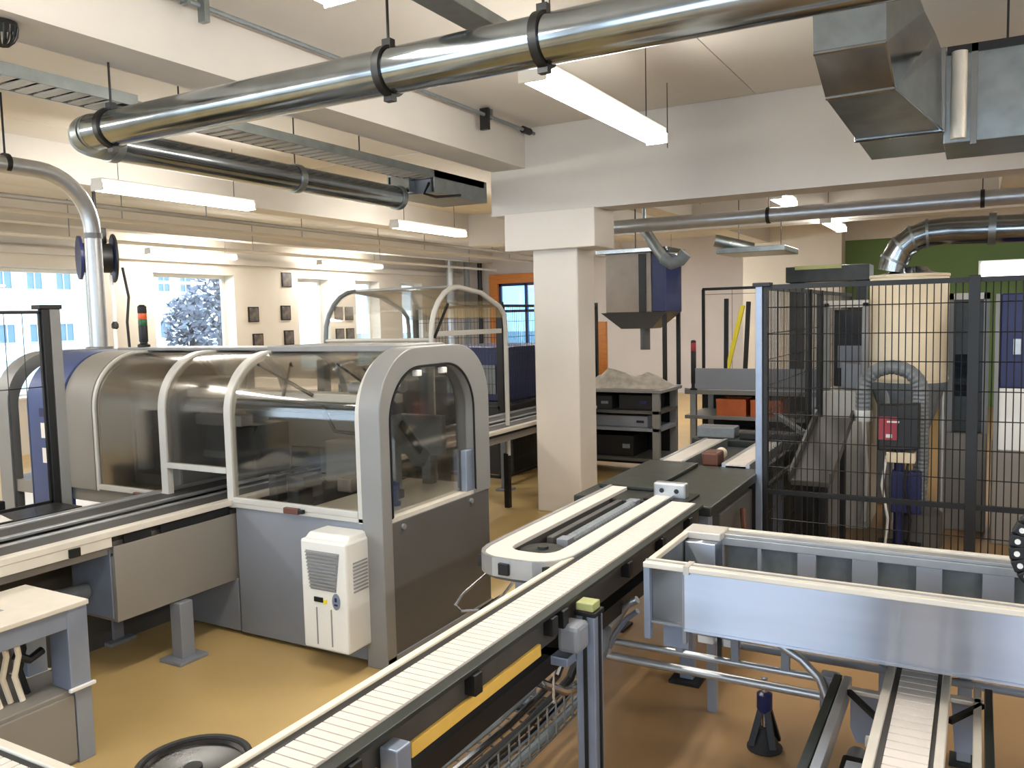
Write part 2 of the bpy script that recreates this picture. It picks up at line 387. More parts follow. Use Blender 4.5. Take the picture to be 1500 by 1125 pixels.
# slotted cable tray under the beam
ct = thing('cable_tray', 'slotted galvanised cable tray hung along the underside of the ceiling beam', 'cable tray', (4, 4.85, 3.5))
for xa, xb in ((1.2, 3.62), (4.12, 7.9)):
    for ya in (4.72, 5.02): MB().box(xa, xb, ya, ya + .012, 3.55, 3.62).build('side_rail', 'galvanised_dull', ct)
rung = None; x = 1.25
while x < 7.9:
    if not 3.55 < x < 4.15:
        if rung is None: rung = box('rung', 'frame_white', (x, x + .07, 4.732, 5.02, 3.552, 3.562), ct); x0r = x
        else: dup(rung, (x - x0r, 0, 0))
    x += .11
for x in (2.2, 4.2, 6.2):
    MB().cyl((x, 5.038, 3.6), (x, 5.038, CZ), .006, 6).build('hanger_rod', 'black_metal', ct)
cb = thing('cable_bundle', 'grey cables lying along the slotted cable tray', 'cables', (4, 4.9, 3.53))
for k, (y, z, r) in enumerate(((4.79, 3.585, .02), (4.85, 3.58, .016), (4.91, 3.59, .024), (4.97, 3.58, .014))):
    MB().tube([(1.2, y, z), (3, y + .01, z), (5, y - .01, z), (7.8, y, z)], r, 8).build('cable', ('hose_grey', 'black', 'hose_grey', 'white_cloth')[k], cb, smooth=True)
ab = thing('air_unit', 'galvanised air handling box with a dark grille at the end of the round duct', 'ventilation unit', (7.2, 5.0, 3.3))
MB().box(6.95, 7.95, 4.72, 5.30, 3.60, 3.62).build('casing_top', 'galvanised_dull', ab)
MB().box(6.95, 7.95, 4.72, 4.735, 3.40, 3.60).build('casing_side', 'galvanised_dull', ab)
MB().box(6.95, 7.95, 5.285, 5.30, 3.40, 3.60).build('casing_side', 'galvanised_dull', ab)
MB().box(6.95, 7.95, 4.735, 5.285, 3.40, 3.41).build('casing_base', 'galvanised_dull', ab)
MB().box(7.93, 7.95, 4.735, 5.285, 3.41, 3.60).build('end_plate', 'galvanised', ab)
MB().box(7.0, 7.25, 4.8, 5.2, 3.41, 3.55).build('fan_block', 'machine_grey', ab, .01)
MB().tube([(6.97, 4.8, 3.5), (6.85, 4.78, 3.38), (7.0, 4.74, 3.36), (7.4, 4.71, 3.42)], .014, 6).build('cable', 'black', ab, smooth=True)
MB().box(6.84, 6.95, 4.95, 5.18, 3.41, 3.58).build('inlet_spigot', 'galvanised', ab, .005)
# conduit
cd = thing('conduit', 'thin dark pipe conduit along the ceiling beside the beam', 'conduit', (5, 4.16, 4.08))
MB().tube([(3.2, 4.17, 4.08), (8.0, 4.15, 4.08)], .018, 8).build('pipe', 'hose_grey', cd, smooth=True)
for x in (3.55, 5.2, 7.1): MB().box(x, x + .03, 4.14, 4.2, 4.055, 4.152).build('pipe_clip', 'galvanised_dull', cd)
MB().tube([(7.75, 4.15, 4.08), (7.9, 4.15, 4.08)], .036, 10).build('fitting', 'black_metal', cd, smooth=True)
MB().box(6.98, 7.02, 4.11, 4.2, 3.94, 4.14).build('drop_bracket', 'black_metal', cd)
MB().box(3.66, 3.70, 4.12, 4.18, 3.98, 4.152).build('bracket', 'galvanised_dull', cd)
gr = thing('wire_guard', 'small black wire guard lamp under the beam at the top left', 'lamp guard', (2.6, 4.42, 3.66))
MB().lathe((2.62, 4.45, 3.66), [(.03, .08), (.075, .075), (.08, .05), (.03, .048)], 16).build('base', 'black_metal', gr, smooth=True)
for k in range(8):
    a = math.pi * k / 8
    MB().tube([(2.62 + .075 * math.cos(a) * math.cos(t), 4.45 + .075 * math.sin(a) * math.cos(t), 3.71 - .1 * math.sin(t)) for t in [math.pi * j / 8 for j in range(9)]], .005, 5).build('guard_wire', 'black_metal', gr)
# rectangular duct elbow + plenum at the right
rd = thing('rectangular_duct', 'large square galvanised duct elbow dropping from the ceiling into a plenum at the right', 'duct', (5.5, .4, 3.5))
L0 = [(5.0, .85, CZ), (5.0, .47, CZ), (5.7, .40, CZ), (5.7, .85, CZ)]
L1 = [(5.0, .835, 3.57), (5.0, .465, 3.57), (5.82, .33, 3.95), (5.82, .80, 3.95)]
L2 = [(5.2, .80, 3.365), (5.2, .437, 3.37), (5.92, .27, 3.83), (5.92, .77, 3.83)]
L3 = [(6.0, .73, 3.26), (6.0, .23, 3.26), (6.0, .24, 3.75), (6.0, .74, 3.75)]
MB().ring_loft([L0, L1], caps=False).build('upper_gore', 'galvanised_dull', rd)
MB().ring_loft([L1, L2], caps=False).build('middle_gore', 'galvanised', rd)
MB().ring_loft([L2, L3], caps=False).build('lower_gore', 'galvanised_dull', rd)
def seam(a, b, r=.012): return MB().tube([a, b], r, 6).build('seam', 'galvanised', rd)
seam(L1[0], L1[1]); seam(L2[0], L2[1]); seam(L3[0], L3[1], .016); seam(L1[1], L2[1], .006); seam(L2[1], L3[1], .006)
MB().box(6.0, 6.03, .215, .745, 3.245, 3.765).build('flange', 'galvanised', rd, .004)
MB().box(6.03, 6.9, .235, .73, 3.265, 3.745).build('stub_duct', 'galvanised_dull', rd)
MB().box(6.05, 6.7, -1.6, .225, 3.18, 3.75).build('plenum', 'galvanised_dull', rd, .006)
MB().tube([(6.03, .14, 3.2), (6.03, .14, 3.73)], .045, 16).build('vertical_bead', 'aluminium_cream', rd, smooth=True)
MB().box(6.03, 6.06, .04, .075, 3.16, 3.77).build('joint_flange', 'galvanised', rd)
MB().box(6.03, 6.06, -1.6, .21, 3.72, 3.77).build('top_flange', 'black_metal', rd)
MB().cyl((6.3, -.12, 3.75), (6.3, -.12, CZ), .008, 6).build('hanger_rod', 'black_metal', rd)
# duct beyond the girder and small ducts at the back
fd = thing('far_round_duct', 'slim round grey duct running under the ceiling beyond the beam at the right', 'duct', (10.2, 1, 3.28))
for a, b in ((4.4, 2.2), (2.2, 0.0), (0.0, -2.5)): MB().tube([(10.2, a, 3.28), (10.2, b, 3.28)], .085, 24).build('duct_segment', 'aluminium', fd, smooth=True)
for y in (2.2, 0.0): 
    MB().tube([(10.2, y - .02, 3.28), (10.2, y + .02, 3.28)], .096, 24).build('coupling_ring', 'black_metal', fd, smooth=True)
    MB().cyl((10.2, y, 3.37), (10.2, y, CZ), .006, 6).build('hanger_rod', 'black_metal', fd)
fp = thing('flat_air_diffuser', 'flat grey duct fitting hanging from the far round duct', 'duct', (12.5, 3, 3.0))
MB().box(11.9, 12.9, 2.35, 3.3, 2.98, 3.06).build('plate', 'galvanised_dull', fp, .01)
MB().tube([(12.2, 3.4, 3.2), (12.3, 3.1, 3.12), (12.4, 2.9, 3.06)], .09, 16).build('branch', 'galvanised_dull', fp, smooth=True)
for y in (2.5, 3.1): MB().cyl((12.4, y, 3.06), (12.4, y, CZ), .006, 6).build('hanger_rod', 'black_metal', fp)
for i, (x, y, z0) in enumerate(((7.2, 2.42, 3.6), (9.29, 2.75, 3.36))):
    tag(MB().cyl((x, y, z0), (x, y, CZ), .004, 6).build('suspension_wire', 'black_metal'), ('thin suspension wire hanging in front of the beam past the bright ceiling light', 'thin suspension wire hanging under the ceiling beyond the beam')[i], 'wire')
# pipes running along the far ceiling near the window wall
pp_ = None
for i, (y, z, r, l) in enumerate(((9.4, 3.62, .03, 'thin brown pipe under the far ceiling, nearest to the hose reel'), (11.2, 3.72, .035, 'middle pipe of the far ceiling pipes before the window wall'), (12.5, 3.55, .03, 'pipe of the far ceiling nearest to the window wall'))):
    t = thing('ceiling_pipe', l, 'pipe', (10, y, z), 'pipes under the far ceiling')
    MB().tube([(1, y, z), (21.5, y, z)], r, 10).build('pipe', 'machine_taupe' if i == 0 else 'wall_paint', t, smooth=True)
    for x in (4.5, 8.2, 12, 16, 20): MB().cyl((x, y, z), (x, y, CZ), .008, 6).build('hanger_rod', 'hose_grey', t)

# ================================================================== ENCLOSED MACHINE (left centre)
XM0, XM1 = 3.97, 5.22
mc = thing('enclosed_machine', 'grey production machine under arched clear hoods beside the concrete column', 'machine', (4.6, 5.0, 0))
MB().box(4.05, 5.15, 3.25, 7.3, 0, .1).build('plinth', 'black', mc)
MB().box(XM0, XM0 + .02, 3.29, 4.41, .03, .92).build('front_panel', 'machine_grey', mc, .004)
MB().box(XM0 + .005, XM0 + .02, 4.43, 7.3, .03, .40).build('lower_panel', 'machine_grey', mc, .004)
MB().box(4.03, 5.2, 3.135, 3.15, .07, .90).build('side_panel', 'machine_dark', mc, .003)
MB().box(3.95, 5.22, 3.13, 3.29, .02, .07).build('bottom_rail', 'machine_grey', mc, .004)
MB().box(5.19, 5.21, 3.15, 7.3, .07, .92).build('rear_panel', 'machine_dark', mc)
MB().box(3.985, 5.2, 3.15, 3.86, .895, .925).build('deck', 'aluminium_cream', mc)
MB().box(3.985, 5.2, 3.86, 4.40, .88, .91).build('inner_deck', 'black_metal', mc)
MB().box(3.985, 5.2, 5.3, 7.2, .80, .90).build('rear_deck', 'machine_taupe', mc)
MB().box(3.955, 3.985, 3.29, 4.42, .905, .935).build('sill', 'frame_white', mc, .004)
# end arch
o_ = arch(3.945, 5.225, .0, 1.975, .40, 14, zb1=.90); i_ = arch(4.04, 5.02, .0, 1.855, .34, 14, zb1=.90)
MB().band(o_, i_, 'y', 3.13, 3.29).build('end_arch', 'frame_grey', mc, .006, smooth=True)
o2 = arch(4.04, 5.02, .93, 1.855, .34, 14); i2 = arch(4.052, 5.008, .94, 1.843, .33, 14)
MB().band(o2, i2, 'y', 3.125, 3.135).build('arch_gasket', 'black', mc)
pl = arch(4.03, 5.03, .90, 1.86, .34, 14)
MB().prism(pl, 'y', 3.20, 3.206).build('end_window', 'hood_clear', mc, smooth=True)
MB().box(4.93, 5.09, 3.15, 3.2, .92, 1.22).build('switch_box', 'profile_blue', mc, .008)
for x in (4.33, 4.62): MB().box(x, x + .05, 3.115, 3.16, 1.79, 1.83).build('window_clip', 'white_plastic', mc, .006)
for x in (4.15, 4.95): MB().cyl((x, 3.12, .86), (x, 3.14, .86), .018, 12).build('knob', 'aluminium', mc)
# hood arches
def hoodarch(y0, y1, t, m, x0=XM0, zb=.90, name='hood_arch'):
    o = arch(x0 - .015, XM1 + .01, zb, 1.955, .42, 12); i = arch(x0 - .015 + t, XM1 + .01 - t, zb, 1.955 - t, .42 - t * .6, 12)
    return MB().band(o, i, 'y', y0, y1).build(name, m, mc, .003, smooth=True)
hoodarch(4.41, 4.47, .05, 'frame_white'); hoodarch(5.07, 5.14, .05, 'frame_white'); hoodarch(3.29, 3.33, .035, 'frame_white')
hoodarch(5.86, 5.89, .03, 'frame_white'); hoodarch(5.90, 6.24, .05, 'machine_taupe', name='hood_collar')
hoodarch(6.24, 6.70, .07, 'machine_blue', x0=XM0 - .02, zb=.02, name='blue_housing')
hoodarch(7.0, 7.18, .09, 'frame_grey', zb=.02)
def hoodpanel(y0, y1, zb, m, sash=True):
    o = arch(XM0, XM1, zb, 1.94, .41, 12)[:25]; i = arch(XM0 + .006, XM1 - .006, zb, 1.934, .404, 12)[:25]
    h = MB().band(o[:-1], i[:-1], 'y', y0, y1).build('hood_panel', m, mc, smooth=True)
    if sash:
        MB().box(XM0 - .018, XM0 + .014, y0, y1, zb, zb + .04).build('bottom_sash', 'frame_white', h, .004)
    return h
p1 = hoodpanel(3.33, 4.41, .935, 'hood_clear'); p2 = hoodpanel(4.47, 5.07, 1.13, 'hood_smoke'); p3 = hoodpanel(5.14, 5.86, .91, 'hood_smoke')
for p, y, z in ((p1, 3.80, .925), (p3, 5.30, .90)):
    MB().box(XM0 - .045, XM0 - .015, y, y + .13, z - .01, z + .03).build('latch', 'brown_latch', p, .006)
    MB().box(XM0 - .05, XM0 - .02, y - .04, y, z, z + .025).build('latch_catch', 'black', p, .004)
MB().box(XM1 - .02, XM1 - .005, 3.33, 5.86, 1.40, 1.60).build('rear_screen', 'hood_clear', mc)
MB().box(XM1 - .02, XM1 - .005, 3.95, 5.86, .93, 1.40).build('rear_guard', 'bulkhead', mc)
MB().box(XM1 - .02, XM1 - .005, 3.33, 3.95, .93, 1.40).build('rear_screen', 'hood_smoke', mc)
MB().box(4.36, 4.92, 3.3, 4.45, 1.945, 1.985).build('roof_cover', 'frame_grey', mc, .008)
MB().box(4.45, 4.80, 4.45, 6.24, 1.95, 1.975).build('roof_strip', 'frame_grey', mc, .006)
MB().box(5.195, 5.225, 5.9, 6.7, .9, 1.55).build('rear_blue_panel', 'machine_blue', mc)
for k in range(2): MB().box(3.93, 3.95, 6.42, 6.52, 1.28 - .2 * k, 1.40 - .2 * k).build('notice', 'paper', mc)
MB().box(3.93, 3.95, 6.44, 6.53, 1.45, 1.52).build('interlock_switch', 'navy', mc)
# gas struts and internals
for a, b in (((4.15, 4.33, 1.87), (4.35, 4.02, 1.64)), ((4.15, 4.02, 1.88), (4.35, 4.3, 1.64)), ((4.15, 3.62, 1.88), (4.40, 3.42, 1.62)), ((4.15, 3.40, 1.85), (4.4, 3.36, 1.6))):
    g = MB().cyl(a, b, .008, 8).build('gas_strut', 'black', mc, smooth=True)
    mid = tuple((Vector(a) + Vector(b)) / 2); MB().cyl(mid, b, .013, 8).build('strut_cylinder', 'black_metal', g, smooth=True)
MB().box(4.35, 4.50, 3.36, 5.85, 1.60, 1.66).build('inner_beam', 'frame_white', mc, .01)
MB().box(4.32, 4.52, 3.36, 5.85, 1.53, 1.59).build('inner_beam_track', 'black_metal', mc)
MB().box(4.45, 4.85, 4.95, 5.28, 1.12, 1.50).build('process_box', 'frame_grey', mc, .02)
MB().box(4.42, 4.45, 5.0, 5.24, 1.18, 1.42).build('process_box_cover', 'machine_dark', mc, .01)
MB().box(4.70, 4.78, 3.60, 3.68, .93, 1.55).build('upright', 'aluminium', mc, .008)
MB().box(4.80, 5.0, 4.0, 4.35, .93, 1.25).build('tool_carrier', 'machine_taupe', mc, .02)
MB().obox((4.42, 3.42, 1.52), (4.78, 3.42, 1.16), .08, .12).build('inclined_bracket', 'galvanised_dull', mc, .006)
MB().obox((4.48, 3.375, 1.46), (4.70, 3.375, 1.24), .02, .05).build('bracket_slot', 'black', mc)
for k, (x, y, z) in enumerate(((4.6, 3.55, 1.6), (4.35, 3.52, 1.7), (4.8, 3.6, 1.68))):
    MB().cyl((x, y, z), (x, y + .16, z), .035, 14).build('motor', 'machine_grey', mc, smooth=True)
    MB().cyl((x, y - .03, z), (x, y, z), .045, 14).build('motor_flange', 'aluminium', mc, smooth=True)
MB().tube([(4.5, 3.6, 1.5), (4.62, 3.6, 1.35), (4.75, 3.7, 1.3), (4.8, 3.95, 1.45), (4.7, 4.1, 1.5)], .018, 8).build('hose', 'black', mc, smooth=True)
MB().tube([(4.3, 3.9, 1.58), (4.25, 3.75, 1.42), (4.3, 3.55, 1.40), (4.5, 3.45, 1.5)], .014, 8).build('hose', 'black', mc, smooth=True)
MB().lathe((4.38, 3.38, .925), [(.05, 0), (.05, .02), (.032, .03), (.032, .10), (.045, .11), (.045, .15), (.02, .16)], 16).build('blue_valve', 'machine_blue', mc, smooth=True)
MB().box(4.48, 4.60, 3.45, 3.6, .925, .985).build('clamp_block', 'machine_dark', mc, .006)
MB().box(4.25, 4.95, 5.3, 5.85, .90, 1.72).build('left_module', 'frame_grey', mc, .02)
MB().box(4.22, 4.25, 5.4, 5.78, 1.0, 1.35).build('module_cover', 'machine_dark', mc, .01)
MB().cyl((4.2, 5.62, 1.05), (4.2, 5.62, 1.5), .06, 16).build('module_cylinder', 'machine_grey', mc, smooth=True)
MB().box(4.18, 4.30, 4.55, 5.02, 1.42, 1.50).build('cross_slide', 'frame_grey', mc, .008)
MB().box(4.36, 4.72, 4.62, 4.80, 1.02, 1.40).build('press_head', 'black_metal', mc, .01)
MB().hexa([(4.3, 4.5, 1.18), (4.3, 4.7, 1.18), (4.34, 4.7, 1.18), (4.34, 4.5, 1.18)], [(4.3, 4.5, 1.42), (4.3, 4.505, 1.42), (4.34, 4.505, 1.42), (4.34, 4.5, 1.42)]).build('gusset', 'black_metal', mc)
MB().box(4.60, 4.66, 3.55, 5.3, 1.44, 1.49).build('grey_bar', 'frame_grey', mc, .006)
MB().box(4.56, 4.62, 3.72, 3.78, .93, 1.5).build('grey_bar_post', 'frame_grey', mc, .006)
for k, (x, y, w, h) in enumerate(((4.1, 3.95, .14, .12), (4.3, 4.1, .2, .16), (4.62, 3.95, .16, .1), (4.15, 4.2, .1, .2), (4.85, 4.1, .12, .22))):
    MB().box(x, x + w, y, y + w * .8, .91, .91 + h).build('tool_block', ('black', 'machine_dark', 'machine_taupe', 'rubber', 'machine_dark')[k], mc, .01)
pb = arch(4.03, 5.17, .90, 1.90, .38, 12)
MB().prism(pb, 'y', 5.905, 5.92).build('bulkhead', 'bulkhead', mc)
for x, w, h in ((4.3, .12, .62), (4.55, .16, .5), (4.85, .1, .7)):
    MB().cyl((x, 5.75, .93), (x, 5.75, .93 + h), w / 2, 16).build('valve_cylinder', 'machine_grey', mc, smooth=True)
MB().box(5.0, 5.06, 3.4, 5.8, 1.15, 1.45).build('rear_rail', 'frame_grey', mc, .01)
for y in (3.55, 4.55, 5.4): MB().box(5.06, 5.14, y, y + .08, .92, 1.85).build('rear_post', 'frame_grey', mc, .006)
# cooling unit on the front panel
ac = thing('cooling_unit', 'white wall-hung cooling unit with grey louvre on the machine cabinet', 'cooler', (3.85, 3.42, .14))
MB().box(3.735, 3.965, 3.255, 3.61, .155, .835).build('housing', 'white_plastic', ac, .016)
MB().ring_loft([[(3.735, 3.255, .8), (3.735, 3.61, .8), (3.965, 3.61, .8), (3.965, 3.255, .8)], [(3.80, 3.275, .865), (3.80, 3.59, .865), (3.965, 3.59, .865), (3.965, 3.275, .865)]]).build('top_hood', 'white_plastic', ac, .01)
m = MB()
m.ring_loft([[(3.733, 3.565, .77), (3.733, 3.30, .77), (3.737, 3.30, .77), (3.737, 3.565, .77)], [(3.733, 3.535, .53), (3.733, 3.335, .53), (3.737, 3.335, .53), (3.737, 3.535, .53)]])
gl = m.build('louvre', 'grille_grey', ac)
for k in range(11):
    z = .545 + k * .021; hw = .098 + .032 * (z - .53) / .24
    MB().box(3.722, 3.734, 3.435 - hw, 3.435 + hw, z, z + .008).build('louvre_slat', 'grille_grey', gl)
MB().box(3.728, 3.737, 3.44, 3.51, .455, .485).build('display', 'black', ac, .002)
MB().box(3.73, 3.737, 3.41, 3.435, .45, .475).build('warning_label', 'yellow_tool', ac)
MB().lathe((0, 0, 0), [(.001, 0), (.032, 0), (.032, .004), (.001, .004)], 20)
s_ = MB()
s_.ring_loft([[(3.7285, 3.335 + .03 * math.cos(t), .475 + .05 * math.sin(t)) for t in [2 * math.pi * j / 20 for j in range(20)]], [(3.737, 3.335 + .03 * math.cos(t), .475 + .05 * math.sin(t)) for t in [2 * math.pi * j / 20 for j in range(20)]]])
st = s_.build('round_sticker', 'profile_blue', ac)
MB().box(3.7265, 3.7285, 3.322, 3.348, .45, .462).box(3.7265, 3.7285, 3.327, 3.343, .475, .50).build('sticker_mark', 'navy', st)
for k in range(9): MB().box(3.80, 3.93, 3.247, 3.256, .52 + .022 * k, .528 + .022 * k).build('side_slot', 'grille_grey', ac)
for y in (3.375, 3.49): MB().box(3.729, 3.737, y, y + .006, .19, .42).build('front_groove', 'grille_grey', ac)
# stack light on the hood
def stacklight(x, y, z, h, label, bands):
    t = thing('stack_light', label, 'signal light', (x, y, z))
    MB().lathe((x, y, z), [(.05, 0), (.05, .02), (.03, .03), (.03, h * .12)], 16).build('base', 'black', t, smooth=True)
    zz = z + h * .12
    for nm, m_, fr in bands:
        MB().lathe((x, y, zz), [(.034, 0), (.036, .005), (.036, h * fr - .005), (.034, h * fr)], 18).build(nm, m_, t, smooth=True); zz += h * fr
    MB().lathe((x, y, zz), [(.036, 0), (.036, .02), (.02, .035)], 16).build('cap', 'black', t, smooth=True)
stacklight(4.6, 6.1, 1.975, .36, 'black stack light with orange and green lenses on the machine hood', (('module', 'black', .38), ('lens', 'green_lens', .14), ('lens', 'orange_lens', .14), ('module', 'rubber', .1)))
# extraction pipe
ep = thing('extraction_pipe', 'bent grey extraction pipe rising from the machine hood to the left', 'pipe', (5.1, 7.3, 1.95))
PX, PY = 5.02, 7.3
MB().tube([(PX, PY, 1.94), (PX, PY, 3.0)], .075, 20).build('riser', 'aluminium', ep, smooth=True)
bend = [(PX - .5 + .5 * math.cos(math.radians(a)), PY, 3.05 + .5 * math.sin(math.radians(a))) for a in range(0, 91, 10)]
MB().tube([(PX, PY, 3.0)] + bend, .075, 20).build('bend', 'aluminium', ep, smooth=True)
MB().tube([bend[-1], (2.5, PY, 3.57)], .075, 20).build('horizontal_run', 'aluminium', ep, smooth=True)
MB().tube([(PX, PY, 2.98), (PX, PY, 3.03)], .083, 20).build('collar', 'frame_grey', ep, smooth=True)
MB().tube([(PX, PY, 1.935), (PX, PY, 1.965)], .12, 20).build('base_flange', 'frame_grey', ep, smooth=True)
for x in (4.25, 3.4):
    MB().tube([(x - .02, PY, 3.565), (x + .02, PY, 3.565)], .085, 20).build('pipe_clamp', 'black_metal', ep, smooth=True)
    MB().cyl((x, PY, 3.64), (x, PY, CZ), .01, 6).build('hanger_rod', 'black_metal', ep)
# hose reel
hr = thing('hose_reel', 'dark blue hose reel hanging from the ceiling behind the bent pipe', 'hose reel', (6.2, 9.0, 2.95))
ca, cb_ = (6.13, 9.02, 2.95), (6.13, 9.12, 2.95)
def disc(c, ax, r, w, name, m_):
    a = Vector(ax).normalized(); c = Vector(c)
    return MB().tube([c - a * w / 2, c + a * w / 2], r, 28).build(name, m_, hr, smooth=True)
AX = (.9, -.45, 0)
disc((6.05, 9.06, 2.95), AX, .25, .03, 'flange', 'navy'); disc((6.37, 8.9, 2.95), AX, .25, .03, 'flange', 'navy')
disc((6.21, 8.98, 2.95), AX, .17, .3, 'wound_hose', 'black')
MB().tube([(6.37 + .27 * .447 * math.cos(t), 8.9 + .27 * .89 * math.cos(t), 2.95 + .27 * math.sin(t)) for t in [2 * math.pi * j / 24 for j in range(24)]], .016, 6, closed=True).build('rim', 'black_metal', hr, smooth=True)
MB().box(6.12, 6.32, 8.93, 9.03, 3.12, 3.3).build('bracket', 'black_metal', hr, .01)
MB().cyl((6.22, 8.98, 3.28), (6.22, 8.98, CZ), .02, 8).build('hanger', 'black_metal', hr)
MB().tube([(6.36, 8.95, 2.76), (6.38, 8.95, 2.4), (6.36, 8.94, 2.1), (6.37, 8.94, 1.6)], .022, 8).build('hanging_hose', 'white_plastic', hr, smooth=True)
MB().tube([(6.48, 8.9, 2.85), (6.54, 8.9, 2.5), (6.5, 8.9, 2.2), (6.52, 8.9, 1.7)], .016, 8).build('hanging_hose', 'black', hr, smooth=True)
MB().lathe((6.365, 8.94, 2.12), [(.02, 0), (.04, .02), (.04, .06), (.02, .09)], 10).build('stop_ball', 'black', hr, smooth=True)

# ================================================================== LEFT CONVEYOR through the machine
lc = thing('infeed_conveyor', 'long grey conveyor with cream edge rail feeding into the hooded machine from the left', 'conveyor', (4.5, 4.85, 0))
CX0, CX1 = .8, 10.2
MB().box(CX0, CX1, 4.43, 4.50, .915, .955).build('front_rail', 'aluminium_cream', lc, .005)
MB().box(CX0, 3.05, 4.435, 4.45, .86, .915).build('rail_face', 'aluminium_cream', lc)
MB().box(CX0, CX1, 5.15, 5.22, .915, .955).build('rear_rail', 'aluminium', lc, .005)
MB().box(CX0, CX1, 4.50, 4.72, .925, .94).build('belt', 'dark_belt', lc)
MB().box(CX0, CX1, 4.93, 5.15, .925, .94).build('belt', 'dark_belt', lc)
MB().box(CX0, CX1, 4.72, 4.76, .93, .95).build('inner_rail', 'aluminium', lc, .004)
MB().box(CX0, CX1, 4.89, 4.93, .93, .95).build('inner_rail', 'aluminium', lc, .004)
MB().box(CX0, CX1, 4.76, 4.89, .87, .90).build('centre_channel', 'black_metal', lc)
MB().box(CX0, CX1, 4.5, 5.15, .80, .87).build('under_tray', 'machine_taupe', lc)
for a, b in ((3.14, 3.33), (3.40, 3.95)): MB().box(a, b, 4.448, 4.46, .856, .905).build('gap_strip', 'black', lc)
for x in (2.78, 1.9): MB().box(x, x + .07, 4.425, 4.436, .86, .91).build('rail_bracket', 'black_metal', lc, .003)
MB().box(CX0, 3.95, 5.12, 5.14, 0, .80).build('shade_panel', 'machine_dark', lc)  # panel added under the conveyor to keep light off the floor
def leg(parent, x0, x1, y0, y1, zt, m_='profile_blue', plate=True):
    MB().box(x0, x1, y0, y1, .0 if not plate else .02, zt).build('leg', m_, parent, .006)
    if plate: MB().box(x0 - .06, x1 + .06, y0 - .05, y1 + .05, 0, .025).build('foot_plate', m_, parent, .005)
leg(lc, 3.47, 3.57, 4.40, 4.50, .385, 'machine_grey')
leg(lc, 3.48, 3.56, 5.1, 5.18, .8, 'machine_grey')
for x in (1.4, 7.0, 8.9):
    leg(lc, x, x + .08, 4.5, 4.58, .8, 'machine_grey'); leg(lc, x, x + .08, 5.1, 5.18, .8, 'machine_grey')
kb = thing('control_box', 'long taupe control box hung under the infeed conveyor, on a footed post', 'box', (3.5, 4.6, .4))
MB().box(3.07, 3.965, 4.46, 4.88, .39, .79).build('body', 'machine_taupe', kb, .008)
MB().box(3.068, 4.05, 4.445, 4.46, .392, .852).build('cover', 'machine_taupe', kb, .004)
MB().box(3.063, 3.07, 4.48, 4.86, .41, .83).build('end_plate', 'profile_blue', kb, .004)
MB().tube([(3.06, 4.72, .55), (2.8, 4.74, .56), (2.5, 4.78, .58), (1.5, 4.8, .58)], .05, 12).build('cable_conduit', 'hose_grey', kb, smooth=True)

# table at the lower left
tb = thing('work_table', 'light work table on blue-grey profile legs at the lower left corner', 'table', (1.8, 4.1, .38))
MB().box(.6, 2.49, 3.83, 4.36, .785, .81).build('tabletop', 'aluminium_cream', tb, .004)
MB().box(1.35, 2.2, 4.05, 4.25, .8095, .8125).build('inlay', 'grille_grey', tb)
MB().box(.6, 2.40, 3.845, 3.90, .69, .785).build('front_beam', 'profile_blue', tb, .004)
MB().box(2.40, 2.48, 3.9, 4.34, .69, .785).build('side_beam', 'profile_blue', tb, .004)
MB().box(2.38, 2.485, 3.84, 4.0, .375, .785).build('leg', 'profile_blue', tb, .006)
MB().box(2.38, 2.485, 4.2, 4.34, .375, .785).build('leg', 'profile_blue', tb, .006)
MB().box(2.365, 2.50, 3.825, 3.845, .375, .392).build('foot_strip', 'white_plastic', tb, .003)
MB().box(2.365, 2.50, 4.2, 4.345, .375, .378).build('foot_strip', 'white_plastic', tb)
lcab = thing('base_cabinet', 'low taupe cabinet the work table stands on, at the lower left', 'cabinet', (1.5, 4.1, 0))
MB().box(.6, 2.49, 3.87, 4.38, .0, .372).build('body', 'machine_taupe', lcab, .006)
MB().box(.62, 2.40, 3.855, 3.87, .02, .35).build('front_panel', 'machine_taupe', lcab, .004)
MB().box(2.405, 2.49, 3.85, 3.87, .0, .372).build('corner_post', 'machine_grey', lcab, .004)
cbm = thing('cable_loom', 'cream cables hanging under the work table', 'cables', (2.1, 4.0, .4))
for k, (x, y) in enumerate(((2.10, 3.98), (2.16, 4.0), (2.20, 3.97), (2.26, 4.03))):
    MB().tube([(x, y, .685), (x + .01, y, .6), (x - .01, y + .01, .5), (x + .015, y, .375)], .014, 8).build('cable', ('cream_plastic', 'cream_plastic', 'cream_plastic', 'black')[k], cbm, smooth=True)
MB().tube([(2.2, 3.99, .60), (2.26, 3.97, .56), (2.33, 3.98, .58)], .02, 8).build('plug', 'black', cbm, smooth=True)
# corner conveyor
def ridged(x0, x1, y0, y1, z, axis, pitch=.04):
    m = MB()
    m.box(x0, x1, y0, y1, z - .014, z - .004)
    a = x0 if axis == 'x' else y0; e = x1 if axis == 'x' else y1
    while a + pitch * .9 < e:
        if axis == 'x': m.box(a, a + pitch * .86, y0, y1, z - .004, z)
        else: m.box(x0, x1, a, a + pitch * .86, z - .004, z)
        a += pitch
    return m
cc = thing('corner_conveyor', 'white ridged belt conveyor cut off by the lower left corner', 'conveyor', (1.2, 2.8, 0))
ridged(1.10, 1.262, 1.9, 3.5, .95, 'y').build('belt', 'belt_white', cc)
MB().box(1.285, 1.318, 1.9, 3.5, .88, .955).build('rail', 'aluminium_cream', cc, .005)
MB().box(1.264, 1.285, 1.9, 3.5, .90, .946).build('rail_gap', 'black_metal', cc)
MB().box(1.03, 1.10, 1.9, 3.5, .88, .955).build('rail', 'aluminium_cream', cc, .005)
